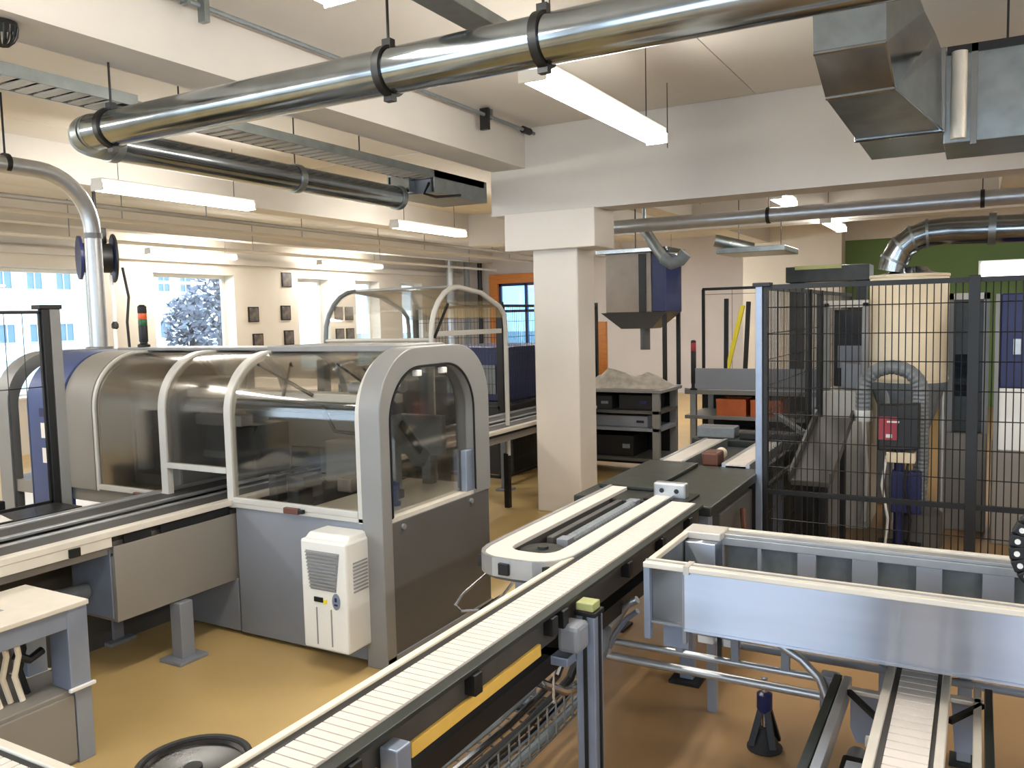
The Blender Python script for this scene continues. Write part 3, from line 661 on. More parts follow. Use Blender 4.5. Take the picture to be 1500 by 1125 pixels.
MB().box(1.10, 1.245, 1.9, 3.5, .86, .925).build('bed', 'machine_taupe', cc)
for y in (2.1, 3.2): leg(cc, 1.14, 1.21, y, y + .07, .87)
# black round bin
bn = thing('lidded_bin', 'round black bin with glossy domed lid at the bottom edge', 'bin', (1.81, 2.27, 0))
MB().lathe((1.81, 2.27, 0), [(.15, 0), (.155, .02), (.172, .64)], 32).build('body', 'rubber', bn, smooth=True)
MB().lathe((1.81, 2.27, .64), [(.183, -.03), (.187, -.02), (.187, .025), (.178, .04), (.165, .045), (.155, .035), (.10, .04), (.002, .045)], 40).build('lid', 'lid_black', bn, smooth=True)
MB().tube([(1.81 + .18 * math.cos(t), 2.27 + .18 * math.sin(t), .685) for t in [2 * math.pi * j / 40 for j in range(40)]], .012, 8, closed=True).build('rim', 'rubber', bn, smooth=True)
MB().lathe((1.79, 2.25, .682), [(.03, 0), (.03, .012), (.01, .02)], 16).build('lid_knob', 'rubber', bn, smooth=True)

# ================================================================== MAIN CONVEYOR
mv = thing('belt_conveyor', 'long white belt conveyor running diagonally through the middle with a cream guide rail', 'conveyor', (3, 1.65, 0))
A0, A1 = 1.45, 5.12
ridged(A0 + .02, A1, 1.555, 1.705, .95, 'x').build('belt', 'belt_white', mv)
MB().box(A0, A1, 1.745, 1.775, .90, .954).build('guide_rail', 'cream_plastic', mv, .005)
MB().box(A0, A1, 1.709, 1.7445, .88, .944).build('rail_gap', 'black_metal', mv)
MB().box(A0, A1, 1.505, 1.553, .925, .943).build('side_rail', 'dark_green', mv, .003)
MB().box(A0, A1, 1.535, 1.553, .80, .925).build('side_plate', 'dark_belt', mv)
MB().box(A0, A1, 1.75, 1.768, .80, .90).build('side_plate', 'dark_belt', mv)
MB().box(A0, A1, 1.555, 1.75, .86, .934).build('bed', 'machine_dark', mv)
MB().box(A0, A1, 1.58, 1.73, .62, .70).build('return_channel', 'black_metal', mv)
MB().box(2.02, 2.9, 1.520, 1.535, .785, .835).build('yellow_strip', 'yellow_strip', mv, .003)
MB().box(1.5, 1.86, 1.520, 1.535, .785, .835).build('yellow_strip', 'yellow_strip', mv, .003)
MB().cyl((A0 - .01, 1.79, .93), (A0 - .01, 1.73, .93), .02, 14).build('end_cap', 'black', mv, smooth=True)
cl = None
for x in (1.7, 2.35, 2.95, 3.05, 3.8, 4.3, 4.8):
    if cl is None: cl = box('clamp', 'black_metal', (x, x + .05, 1.49, 1.536, .85, .925), mv, .003); xc = x
    else: dup(cl, (x - xc, 0, 0))
MB().box(1.86, 1.93, 1.455, 1.52, .02, .90).build('leg', 'profile_blue', mv, .005)
MB().box(1.8, 1.99, 1.4, 1.58, 0, .02).build('foot_plate', 'profile_blue', mv, .004)
lg = MB().box(3.185, 3.275, 1.41, 1.50, .05, .865).build('leg', 'profile_blue', mv, .006)
MB().box(3.222, 3.238, 1.402, 1.411, .05, .865).build('slot', 'black_metal', lg)
MB().box(3.177, 3.186, 1.447, 1.463, .05, .865).build('slot', 'black_metal', lg)
MB().box(3.18, 3.28, 1.405, 1.505, .865, .885).build('end_cap', 'black', lg, .003)
MB().box(3.19, 3.27, 1.42, 1.50, .885, .92).build('top_cap', 'lime', lg, .004)
MB().box(3.16, 3.30, 1.385, 1.525, 0, .02).cyl((3.23, 1.455, .02), (3.23, 1.455, .05), .02).build('foot_plate', 'black', mv)
MB().box(4.6, 4.68, 1.42, 1.50, .02, .86).build('leg', 'profile_blue', mv, .006)
MB().box(4.55, 4.73, 1.37, 1.55, 0, .02).build('foot_plate', 'black', mv)
MB().box(3.06, 3.18, 1.43, 1.53, .74, .86).build('drive_motor', 'machine_grey', mv, .02)
MB().box(3.1, 3.19, 1.5, 1.85, .66, .70).build('cross_bar', 'profile_blue', mv, .005)
# wire basket tray below
wb = thing('wire_cable_basket', 'chrome wire cable basket hanging under the diagonal conveyor', 'cable tray', (3.1, 1.85, .3))
NB = 9
prof = [(1.62, .45), (1.62, .36), (1.625, .28), (1.70, .26), (1.78, .26), (1.86, .26), (1.94, .26), (2.01, .28), (2.02, .45)]
for y, z in prof: MB().tube([(2.0, y, z), (3.55, y, z)], .004, 6).build('long_wire', 'galvanised_dull', wb)
cw = None; x = 2.03
while x < 3.56:
    if cw is None: cw = MB().tube([(x, 1.62, .45), (x, 1.62, .29), (x, 1.65, .255), (x, 1.98, .255), (x, 2.02, .29), (x, 2.02, .45)], .0045, 6).build('cross_wire', 'galvanised_dull', wb); xw = x
    else: dup(cw, (x - xw, 0, 0))
    x += .085
for x in (2.3, 3.2):
    MB().tube([(x, 1.62, .44), (x, 1.62, .62)], .006, 6).build('hanger', 'chrome', wb)
    MB().tube([(x, 2.02, .44), (x, 1.95, .52), (x, 1.70, .63)], .006, 6).build('hanger', 'chrome', wb)
hs = thing('cable_hoses', 'bundle of grey and silver hoses lying in the chrome wire basket', 'hoses', (3, 1.8, .28))
for k, (y, m_, r) in enumerate(((1.67, 'hose_grey', .022), (1.73, 'chrome', .016), (1.79, 'rubber', .022), (1.86, 'chrome', .018), (1.93, 'hose_grey', .02))):
    MB().tube([(2.05, y, .285), (2.6, y + .01, .287), (3.2, y - .01, .285), (3.5, y, .287), (3.68, y - .02, .33), (3.78, y - .05, .48), (3.74, y - .08, .6)], r, 8).build('hose', m_, hs, smooth=True)
MB().tube([(3.1, 1.7, .58), (3.3, 1.62, .45), (3.55, 1.65, .36), (3.75, 1.75, .42), (3.7, 1.8, .58)], .02, 8).build('hose', 'chrome', hs, smooth=True)
# loop conveyor
lp = thing('return_loop_conveyor', 'white-edged conveyor loop with a rounded end beside the long diagonal belt', 'conveyor', (4.3, 2.0, 0))
yc = 2.0; xo = 3.86
def upath(r, xe, n=12): 
    return [(xe, yc + r)] + [(xo - r * math.sin(math.radians(a)) * 1.15, yc + r * math.cos(math.radians(a))) for a in [180 * k / n for k in range(n + 1)]] + [(xe, yc - r)]
def upath2(ro, xe, sq, n=12):
    out = [(xe, yc + ro)]
    for k in range(n + 1):
        a = math.radians(90 + 180 * k / n); ca, sa = math.cos(a), math.sin(a)
        out.append((xo + sq * (-abs(ca) ** .62), yc + ro * (1 if sa > 0 else -1) * abs(sa) ** .62))
    out.append((xe, yc - ro)); return out
ou = upath2(.245, 5.42, .33); iu = upath2(.135, 5.42, .16)
MB().band(ou, iu, 'z', .925, .95).build('track', 'belt_white', lp, .004)
MB().band(upath2(.262, 5.42, .347), upath2(.247, 5.42, .332), 'z', .86, .958).build('outer_rail', 'aluminium', lp)
MB().band(upath2(.24, 5.42, .325), upath2(.15, 5.42, .18), 'z', .84, .925).build('track_bed', 'machine_dark', lp)
for (x, y) in ((3.60, 2.21), (3.512, 2.04), (3.55, 1.84)): MB().box(x - .012, x + .018, y - .03, y + .03, .875, .935).build('connector', 'black', lp, .004)
MB().box(3.80, 5.42, 1.87, 2.13, .83, .865).build('floor_plate', 'black_metal', lp)
MB().lathe((3.86, 2.0, .865), [(.128, 0), (.128, .05), (.11, .06), (.03, .06), (.03, .075), (.002, .075)], 32).build('turn_wheel', 'dark_green', lp, smooth=True)
MB().box(4.1, 5.4, 2.06, 2.10, .865, .92).build('inner_guide', 'machine_dark', lp, .004)
m = MB()
rp = [(.03 + (.008 if k % 2 else 0), k * .02) for k in range(48)]
m.ring_loft([[(4.1 + z, 1.965 + r * math.cos(t), .905 + r * math.sin(t)) for t in [2 * math.pi * j / 14 for j in range(14)]] for r, z in rp])
m.build('ribbed_roller', 'hose_grey', lp, smooth=False)
for x in (4.02, 5.05): MB().box(x, x + .08, 1.93, 2.0, .86, .94).build('roller_block', 'machine_grey', lp, .004)
for x in (3.9, 5.2):
    MB().box(x, x + .08, 2.12, 2.2, .02, .84).build('leg', 'profile_blue', lp, .005); MB().box(x - .05, x + .13, 2.07, 2.25, 0, .02).build('foot_plate', 'black', lp)
gw = tag(MB().tube([(4.45, 2.36, .86), (4.1, 2.36, .78), (3.62, 2.36, .70), (3.50, 2.33, .68), (3.47, 2.27, .67), (3.52, 2.20, .67), (3.7, 2.16, .70), (3.95, 2.16, .78)], .008, 8).build('guard_rod', 'chrome', smooth=True), 'bent chrome guard rod by the machine cabinet, at the conveyor loop', 'rod')
# transfer deck
td = thing('transfer_unit', 'dark transfer deck with a silver two-hole block at the end of the diagonal belt', 'conveyor', (5.9, 1.9, 0))
MB().box(5.14, 6.55, 1.46, 2.42, .86, .925).build('deck', 'dark_green', td, .01)
MB().box(5.44, 6.5, 1.95, 2.36, .925, .955).build('cover_plate', 'dark_green', td, .008)
bl = MB().box(5.24, 5.32, 1.66, 1.88, .93, 1.035).build('block', 'aluminium', td, .012)
for y in (1.72, 1.82): MB().cyl((5.235, y, .985), (5.25, y, .985), .016, 14).build('hole', 'black', bl)
MB().box(5.16, 5.42, 1.62, 1.92, .925, .94).build('block_base', 'black', td)
for y0 in (1.585, 2.10):
    b_ = ridged(6.55, 7.85, y0, y0 + .16, .95, 'x').build('belt', 'belt_white', td)
    MB().box(6.55, 7.85, y0 - .03, y0, .88, .955).build('belt_rail', 'aluminium', b_); MB().box(6.55, 7.85, y0 + .16, y0 + .19, .88, .955).build('belt_rail', 'aluminium', b_)
MB().box(6.55, 7.85, 1.5, 2.35, .82, .88).build('bed', 'black_metal', td)
MB().box(6.75, 6.95, 1.86, 2.0, .88, 1.0).build('gear_motor', 'brown_latch', td, .02)
MB().cyl((6.95, 1.93, .94), (7.12, 1.93, .94), .05, 16).build('motor_can', 'cream_plastic', td, smooth=True)
MB().tube([(5.9, 1.45, .75), (5.75, 1.40, .62), (5.8, 1.42, .5)], .02, 8).build('cable', 'brown_latch', td, smooth=True)
for x, y in ((5.3, 1.52), (5.3, 2.3), (7.6, 1.52), (7.6, 2.3)): MB().box(x, x + .08, y, y + .08, 0, .86).build('leg', 'profile_blue', td, .005)
MB().box(5.5, 6.4, 1.5, 2.3, .35, .8).build('drive_cabinet', 'machine_dark', td, .01)
xm = thing('cross_transfer', 'dark cross transfer machine with a grey drive at the far end of the white belts', 'machine', (8.3, 2.0, 0))
MB().box(7.95, 8.7, 1.3, 2.45, .0, .86).build('base', 'black_metal', xm, .01)
MB().box(7.95, 8.7, 1.3, 2.45, .86, .93).build('deck', 'dark_green', xm, .008)
MB().box(8.02, 8.22, 2.05, 2.42, .93, 1.04).build('drive', 'hose_grey', xm, .012)
MB().box(8.0, 8.1, 1.35, 2.0, .93, 1.0).build('guide', 'black', xm, .01)
MB().obox((8.0, 1.4, 1.02), (8.5, 1.75, 1.12), .05, .04).build('pusher', 'hose_grey', xm)

# ================================================================== STAINLESS TROUGH (right foreground)
tr = thing('stainless_trough', 'long open stainless steel trough with cream rails in the right foreground', 'trough', (3.8, .3, .75))
T0, T1 = -1.3, 1.29
MB().box(3.465, 3.475, T0, 1.105, .772, 1.03).build('front_sheet', 'stainless', tr)
MB().box(3.455, 3.475, T0, 1.105, .765, .775).build('sheet_hem', 'stainless', tr)
fr = MB().box(3.45, 3.535, T0, T1, 1.028, 1.052).build('front_rail', 'aluminium_cream', tr, .004)
MB().box(3.485, 3.50, T0, T1, 1.0515, 1.055).build('rail_groove', 'grille_grey', fr)
MB().box(3.448, 3.54, 1.08, 1.105, 1.02, 1.056).build('rail_joint', 'frame_white', fr)
MB().box(3.485, 3.495, 1.115, 1.262, .79, 1.028).build('end_sheet', 'galvanised', tr)
MB().box(3.46, 3.50, 1.262, 1.292, .70, 1.03).build('end_post', 'profile_blue', tr, .004)
MB().box(3.47, 3.50, 1.10, 1.118, .70, 1.03).build('mid_post', 'machine_grey', tr, .003)
MB().box(3.535, 4.12, 1.262, 1.292, 1.028, 1.052).build('end_rail', 'aluminium_cream', tr, .004)
MB().box(3.50, 4.12, 1.268, 1.276, .78, 1.028).build('end_wall', 'galvanised_dull', tr)
MB().box(4.03, 4.20, 1.10, 1.292, 1.02, 1.056).build('corner_plate', 'frame_white', tr, .006)
MB().box(3.97, 4.09, 1.11, 1.262, .80, 1.02).build('corner_block', 'stainless', tr, .004)
MB().box(3.475, 4.09, T0, 1.268, .772, .782).build('floor_sheet', 'machine_grey', tr)
MB().box(4.09, 4.12, T0, 1.11, .99, 1.028).build('back_beam', 'aluminium', tr, .003)
MB().box(4.09, 4.12, T0, 1.11, .782, .83).build('back_beam', 'aluminium', tr, .003)
MB().box(4.10, 4.155, T0, 1.11, 1.028, 1.044).build('back_rail', 'aluminium', tr, .003)
MB().box(4.175, 4.215, T0, 1.15, 1.02, 1.05).build('back_rail', 'aluminium_cream', tr, .003)
MB().box(4.155, 4.175, T0, 1.11, .98, 1.03).build('rail_channel', 'hose_grey', tr)
MB().box(4.165, 4.172, T0, 1.10, .782, .98).build('back_sheet', 'hose_grey', tr)
ops = [(1.11, 1.10), (.935, .915), (.745, .66), (.50, .39), (.23, .125), (-.03, -.15), (-.31, -.43), (-.6, -.72), (-.9, -1.3)]
for b, a in ops: MB().box(4.092, 4.118, a, b, .83, .99).build('back_panel', 'machine_grey', tr, .002)
ts = thing('trough_stand', 'blue-grey tubular stand with curved tubes carrying the stainless trough', 'stand', (4, .8, 0))
def tubep(pts, r, name, m_='profile_blue', n=10): return MB().tube(pts, r, n).build(name, m_, ts, smooth=True)
tubep([(4.0, 1.70, .345), (4.0, .52, .345)], .022, 'lower_rail', 'aluminium'); tubep([(4.0, 1.70, .43), (4.0, .52, .43)], .018, 'upper_rail', 'aluminium')
tubep([(4.3, 1.2, .40), (4.3, -1.1, .40)], .02, 'rear_rail', 'machine_grey'); tubep([(4.3, 1.2, .55), (4.3, -1.1, .55)], .016, 'rear_rail', 'machine_grey')
for y, w, h, m_ in ((.80, .16, .14, 'black'), (.45, .2, .12, 'rubber'), (-.25, .18, .2, 'black'), (.30, .08, .2, 'black_metal')): MB().box(4.26, 4.34, y, y + w, .565, .565 + h).build('valve_block', m_, ts, .008)
for y in (1.13, 1.0): MB().box(4.0, 4.03, y, y + .08, .50, .54).build('sensor', 'white_plastic', ts, .006)
MB().box(4.0, 4.03, .98, 1.24, .54, .56).build('sensor_bar', 'machine_grey', ts)
MB().box(4.0, 4.02, 1.09, 1.11, .43, .56).build('sensor_post', 'black_metal', ts)
for y in (1.3, 1.02, .78): MB().box(3.985, 4.015, y - .02, y + .02, .43, .772).build('upright', 'machine_grey', ts, .004)
tubep([(3.93, 1.50, .70), (3.93, 1.56, .66), (3.94, 1.62, .57), (3.96, 1.68, .48), (3.98, 1.70, .43), (4.0, 1.70, .38), (4.0, 1.69, .345)], .02, 'curved_tube', 'aluminium')
tubep([(3.93, 1.50, .64), (3.94, 1.57, .58), (3.96, 1.64, .48), (3.99, 1.68, .40)], .014, 'curved_tube', 'profile_blue')
tubep([(3.97, .86, .60), (3.97, .80, .57), (3.96, .70, .52), (3.95, .62, .45), (3.94, .585, .37)], .02, 'curved_tube', 'aluminium')
MB().box(3.96, 4.04, .54, .62, .30, .46).build('end_joint', 'machine_grey', ts, .006)
MB().box(3.60, 3.66, 1.13, 1.25, .62, .772).build('hanger', 'profile_blue', ts, .004)
MB().box(4.02, 4.08, -1.2, 1.25, .70, .765).build('long_beam', 'machine_grey', ts, .004)
for y in (.89, -1.1):
    ft = MB().cyl((4.05, y, .06), (4.05, y, .36), .016, 12).build('leg', 'chrome', ts, smooth=True)
    MB().lathe((4.05, y, 0), [(.085, 0), (.085, .012), (.075, .02), (.03, .10), (.03, .11)], 20).build('foot', 'rubber', ft, smooth=True)
    for k in range(4):
        a = math.pi / 4 + k * math.pi / 2
        MB().obox((4.05 + .075 * math.cos(a), y + .075 * math.sin(a), .03), (4.05 + .022 * math.cos(a), y + .022 * math.sin(a), .20), .03, .02).build('foot_rib', 'black', ft)
    MB().lathe((4.05, y, .19), [(.03, 0), (.038, .02), (.038, .09), (.02, .10)], 16).build('lock_collar', 'navy', ft, smooth=True)
for x in (4.3,): 
    MB().box(x, x + .05, 1.2, 1.25, 0, .70).build('rear_leg', 'machine_grey', ts, .004); MB().box(x, x + .05, -1.1, -1.05, 0, .70).build('rear_leg', 'machine_grey', ts, .004)
dc = thing('cable_drag_chain', 'black cable drag chain with pale pin dots standing on the trough at the right edge', 'cable chain', (3.9, -.25, 1.05))
pts = [(-.27 + .125 * math.cos(math.radians(a)), 1.17 + .155 * math.sin(math.radians(a))) for a in range(-112, 121, 19)]
for k in range(len(pts) - 1):
    p, q = pts[k], pts[k + 1]
    ln = MB().obox((3.9, p[0], p[1]), (3.9, q[0], q[1]), .055, .048, up=(1, 0, 0)).build('chain_link', 'black', dc, .006)
    MB().cyl((3.868, (p[0] + q[0]) / 2, (p[1] + q[1]) / 2), (3.88, (p[0] + q[0]) / 2, (p[1] + q[1]) / 2), .011, 10).build('pin', 'white_plastic', ln)
MB().box(3.85, 3.95, -.36, -.18, .99, 1.03).build('chain_bracket', 'black', dc, .004)
# lower right conveyor passing below the trough
rc = thing('cross_conveyor', 'cream belt conveyor passing below the stainless trough at the lower right', 'conveyor', (3.2, .2, 0))
B0, B1 = 2.3, 4.6
ridged(B0, B1, .125, .262, .62, 'x', .06).build('belt', 'belt_white', rc)
MB().box(B0, B1, .078, .108, .55, .632).build('edge_rail', 'aluminium_cream', rc, .004)
MB().box(B0, B1, .285, .318, .55, .632).build('edge_rail', 'aluminium_cream', rc, .004)
MB().box(B0, B1, .108, .125, .55, .612).box(B0, B1, .262, .285, .55, .612)
for a, b in ((.108, .125), (.262, .285)): MB().box(B0, B1, a, b, .55, .612).build('rail_gap', 'machine_dark', rc)
MB().box(B0, B1, .10, .30, .50, .55).build('bed', 'black_metal', rc)
for y, m_ in ((.50, 'dark_green'), (.46, 'aluminium')): MB().box(B0, 3.80, y, y + .035, .47, .55).build('outer_rail', m_, rc, .004)
for y, m_ in ((-.075, 'dark_green'), (-.035, 'aluminium_cream')): MB().box(B0, 3.92, y, y + .03, .47, .55).build('outer_rail', m_, rc, .004)
for x in (3.66,):
    MB().box(x, x + .04, .318, .46, .53, .55).build('cross_brace', 'aluminium_cream', rc, .003)
    MB().box(x + .10, x + .14, -.04, .078, .53, .55).build('cross_brace', 'aluminium_cream', rc, .003)
    MB().prism([(.318, .52), (.455, .525), (.455, .36), (.43, .30), (.36, .30)], 'x', x + .05, x + .056).build('gusset_plate', 'profile_blue', rc)
    MB().prism([(.075, .52), (-.03, .525), (-.03, .30), (.06, .30)], 'x', x + .15, x + .156).build('gusset_plate', 'profile_blue', rc)
    MB().obox((x, .455, .54), (x - .2, .325, .54), .02, .02).build('diagonal_brace', 'black_metal', rc)
    MB().obox((x + .1, -.035, .54), (x - .1, .075, .54), .02, .02).build('diagonal_brace', 'black_metal', rc)
for x in (3.1, 4.3):
    for y in (.34, .0): 
        MB().box(x, x + .06, y, y + .06, .02, .5).build('leg', 'machine_grey', rc, .004); MB().box(x - .03, x + .09, y - .03, y + .09, 0, .02).build('foot_plate', 'black', rc)
MB().box(2.6, 3.3, .345, .43, .33, .45).build('drive_box', 'black_metal', rc, .01)
MB().cyl((3.3, .39, .39), (3.42, .39, .39), .04, 14).build('motor', 'machine_grey', rc, smooth=True)
MB().box(2.8, 3.4, .0, .07, .25, .44).build('drive_box', 'black_metal', rc, .01)
MB().box(3.42, 3.45, .335, .365, .43, .47).build('sensor', 'white_plastic', rc, .004)

# ================================================================== RIGHT-HAND FENCED CELL
def fence_panel(parent, p, q, z0, z1, dens=.042, hs=.2, mid=None, r=.0031, frame=.035, wire='black_metal', stiles=True):
    p = Vector((p[0], p[1], 0)); q = Vector((q[0], q[1], 0)); L = (q - p).length; d = (q - p) / L
    def P(s, z): return p + d * s + Vector((0, 0, z))
    m = MB()
    n = int(L / dens)
    for k in range(1, n):
        s = L * k / n; m.tube([P(s, z0), P(s, z1)], r, 4, caps=False)
    h = z0 + hs
    while h < z1 - .02:
        m.tube([P(0, h), P(L, h)], r, 4, caps=False); h += hs
    m.build('wire_mesh', wire, parent, kind='stuff')
    for z in [z0, z1] + ([mid] if mid else []):
        MB().obox(P(-.01, z), P(L + .01, z), frame, frame).build('frame_rail', 'black', parent)
    for s in ((0.0, L) if stiles else ()): MB().obox(P(s, z0), P(s, z1), frame, frame).build('frame_stile', 'black', parent)
fn = thing('safety_fence', 'tall black wire mesh safety fence with a grey corner post behind the stainless trough', 'fence', (6.4, .5, 0))
fence_panel(fn, (6.4, 1.40), (6.4, .06), .18, 2.33, mid=.79, stiles=False, r=.0036)
fence_panel(fn, (6.4, .01), (6.4, -1.6), .18, 2.33, mid=.79, stiles=False, r=.0036)
MB().box(6.37, 6.45, 1.42, 1.47, 0, 2.35).build('corner_post', 'profile_blue', fn, .005)
MB().box(6.37, 6.43, .0, .07, 0, 2.36).build('post', 'black', fn, .004)
MB().box(6.385, 6.415, 1.385, 1.418, .16, 2.35).build('frame_stile', 'black', fn, .003)
MB().box(6.36, 6.46, 1.36, 1.49, 2.335, 2.365).build('post_cap', 'black', fn, .004)
fence_panel(fn, (6.5, 1.42), (8.3, 1.42), .18, 2.33, mid=.79, dens=.05)
MB().box(8.3, 8.36, 1.39, 1.45, 0, 2.35).build('post', 'black', fn, .004)
fence_panel(fn, (8.4, 1.42), (11.3, 1.42), .18, 2.33, mid=.79, dens=.06)
MB().box(8.95, 9.01, 1.39, 1.45, 0, 2.35).build('post', 'black', fn, .004)
MB().box(6.3, 6.5, 1.37, 1.52, 0, .02).build('foot_plate', 'black', fn)
cy = thing('dust_filter', 'cream cylindrical dust filter with a metal elbow duct on top behind the mesh fence', 'filter', (8.9, .6, 0))
CXc, CYc = 8.9, .6
MB().lathe((CXc, CYc, 1.45), [(.345, 0), (.345, 1.0), (.335, 1.02)], 48).build('tank', 'cream_tank', cy, smooth=True)
for z in (1.47, 2.44): MB().lathe((CXc, CYc, z), [(.349, 0), (.353, .005), (.353, .025), (.349, .03)], 48).build('band', 'cream_tank', cy, smooth=True)
MB().lathe((CXc, CYc, .75), [(.10, 0), (.12, .02), (.335, .66), (.345, .70)], 40).build('cone', 'hose_grey', cy, smooth=True)
MB().lathe((CXc, CYc, 2.46), [(.335, 0), (.18, .04), (.15, .08)], 40).build('top_cone', 'galvanised', cy, smooth=True)
eb = [(8.75, .74, 2.5), (8.75, .72, 2.60), (8.75, .66, 2.72), (8.75, .56, 2.80), (8.75, .44, 2.84), (8.75, .28, 2.85), (8.75, -.4, 2.83)]
MB().tube(eb, .125, 24).build('elbow_duct', 'galvanised', cy, smooth=True)
for k in (1, 2, 3, 4): 
    a, b = Vector(eb[k]), Vector(eb[k + 1]); d = (b - a).normalized() * .012
    MB().tube([a - d, a + d], .133, 24).build('duct_seam', 'galvanised_dull', cy, smooth=True)
MB().tube([(8.75, -.05, 2.845), (8.75, -.11, 2.843)], .145, 24).build('duct_collar', 'galvanised_dull', cy, smooth=True)
for a in range(3): 
    t = a * 2.094 + .5; MB().cyl((CXc + .3 * math.cos(t), CYc + .3 * math.sin(t), 0), (CXc + .3 * math.cos(t), CYc + .3 * math.sin(t), 1.46), .025, 8).build('leg', 'aluminium', cy, smooth=True)
hp = thing('suction_hose', 'thick grey suction hose arching in front of the cream filter', 'hose', (8.3, .68, .7))
hpts = [(8.3, .93, 1.20), (8.3, .93, 1.36)] + [(8.3, .69 + .24 * math.cos(math.radians(a)), 1.40 + .22 * math.sin(math.radians(a))) for a in range(0, 181, 12)] + [(8.3, .45, 1.2), (8.32, .44, .8), (8.35, .46, .35)]
m = MB(); hp2 = []
for k in range(len(hpts) - 1):
    a, b = Vector(hpts[k]), Vector(hpts[k + 1]); n = max(1, int((b - a).length / .018))
    hp2 += [a.lerp(b, j / n) for j in range(n)]
m.tube(hp2, [.062 + (.007 if k % 2 else 0) for k in range(len(hp2))], 14).build('hose', 'hose_grey', hp, smooth=False)
MB().tube([(8.3, .93, 1.12), (8.3, .93, 1.22)], .08, 16).build('cuff', 'white_plastic', hp, smooth=True)
MB().lathe((8.35, .46, 0), [(.2, 0), (.2, .30), (.1, .36), (.08, .38)], 24).build('drum', 'machine_dark', hp, smooth=True)
rb = thing('operator_terminal', 'black tilted operator terminal with a red screen block, behind the mesh fence', 'control panel', (8.0, .6, 0))
MB().hexa([(7.96, .44, .92), (7.96, .77, .90), (8.12, .77, .90), (8.12, .44, .92)], [(8.02, .44, 1.32), (8.02, .77, 1.30), (8.14, .77, 1.30), (8.14, .44, 1.32)]).build('housing', 'black', rb, .012)
pn = MB().hexa([(7.958, .61, 1.0), (7.958, .765, 1.0), (7.97, .765, 1.0), (7.97, .61, 1.0)], [(7.992, .61, 1.2), (7.992, .765, 1.2), (8.0, .765, 1.2), (8.0, .61, 1.2)]).build('red_screen', 'red', rb)
MB().box(7.964, 7.972, .60, .69, 1.045, 1.075).box(7.975, 7.985, .56, .62, 1.16, 1.18)
MB().box(7.955, 7.968, .655, .705, 1.02, 1.05).build('white_mark', 'white_plastic', pn)
MB().box(7.978, 7.992, .60, .70, 1.15, 1.165).build('white_mark', 'white_plastic', pn)
MB().cyl((8.06, .6, .06), (8.06, .6, .92), .045, 14).build('pedestal', 'navy', rb, smooth=True)
MB().box(7.9, 8.2, .42, .78, 0, .06).build('base', 'black', rb, .01)
MB().box(7.96, 8.1, .47, .70, .80, .89).build('tray', 'cream_tank', rb, .006)
MB().box(7.98, 8.1, .42, .66, .35, .72).build('lower_box', 'navy', rb, .01)
for k, y in enumerate((.70, .52)): MB().tube([(8.0, y, .85), (7.93, y + .03, .6), (7.95, y - .02, .3), (7.96, y, .07)], .012, 8).build('cable', ('white_plastic', 'black')[k], rb, smooth=True)
gm = thing('grey_cabinet', 'grey machine cabinet with a framed opening left of the cream filter, inside the fence', 'cabinet', (8.9, 1.15, 0))
MB().box(8.65, 9.5, .92, 1.34, 0, 1.36).build('body', 'frame_white', gm, .015)
MB().box(8.66, 8.72, 1.28, 1.34, 1.36, 2.22).build('frame_post', 'frame_grey', gm, .008)
MB().box(8.66, 8.72, .93, .99, 1.36, 2.22).build('frame_post', 'frame_grey', gm, .008)
MB().box(8.66, 8.72, .93, 1.34, 2.17, 2.24).build('frame_top', 'frame_white', gm, .008)
MB().box(9.2, 9.45, .96, 1.32, 1.36, 2.15).build('inner_unit', 'black_metal', gm, .01)
MB().box(8.85, 9.1, 1.0, 1.2, 1.36, 1.62).build('spindle', 'machine_grey', gm, .02)
MB().box(9.19, 9.2, 1.0, 1.28, 1.55, 1.78).build('inner_panel', 'machine_grey', gm)
MB().box(8.64, 8.65, 1.0, 1.28, .3, 1.1).build('door', 'frame_white', gm, .004)
MB().tube([(8.62, 1.0, 1.38), (8.6, .96, 1.1), (8.62, .93, .6), (8.6, .95, .1)], .02, 8).build('cable', 'white_plastic', gm, smooth=True)
bc = thing('blue_cabinet', 'dark blue switch cabinet with a white lower front at the right edge, inside the fence', 'cabinet', (8.8, -.5, 0))
MB().box(8.6, 9.3, -1.2, -.12, .0, .86).build('base', 'machine_taupe', bc, .01)
MB().box(8.6, 9.3, -1.2, -.16, 1.42, 2.26).build('upper_body', 'navy', bc, .012)
MB().box(8.6, 9.3, -1.2, -.15, .86, 1.42).build('lower_front', 'white_plastic', bc, .012)
MB().box(8.585, 8.6, -.32, -.26, 1.72, 1.86).build('handle', 'aluminium', bc, .004)
MB().box(8.585, 8.6, -.16, -.12, .86, 2.26).build('edge_strip', 'frame_grey', bc)
bm_ = thing('press_machine', 'beige press machine with a dark window left of the blue cabinet, inside the fence', 'machine', (9.2, .05, 0))
MB().box(9.0, 9.6, -.08, .32, 0, .95).build('body', 'machine_taupe', bm_, .01)
MB().box(9.05, 9.6, -.08, .26, .95, 2.25).build('upper_body', 'dark_green', bm_, .01)
MB().box(9.03, 9.05, .22, .28, .95, 2.28).build('frame_post', 'frame_grey', bm_); MB().box(9.03, 9.05, -.08, -.03, .95, 2.28).build('frame_post', 'frame_grey', bm_)
MB().box(9.03, 9.05, -.08, .28, 2.22, 2.28).build('frame_top', 'frame_white', bm_)
MB().box(9.02, 9.05, .0, .2, 1.3, 1.7).build('window', 'glass_blue', bm_)
dm = thing('dark_press', 'dark machine block on a cream stand seen through the side fence, beside the white belts', 'machine', (10.2, .9, 0))
MB().box(9.9, 10.8, .8, 1.30, 0, 1.15).build('base', 'machine_grey', dm, .01)
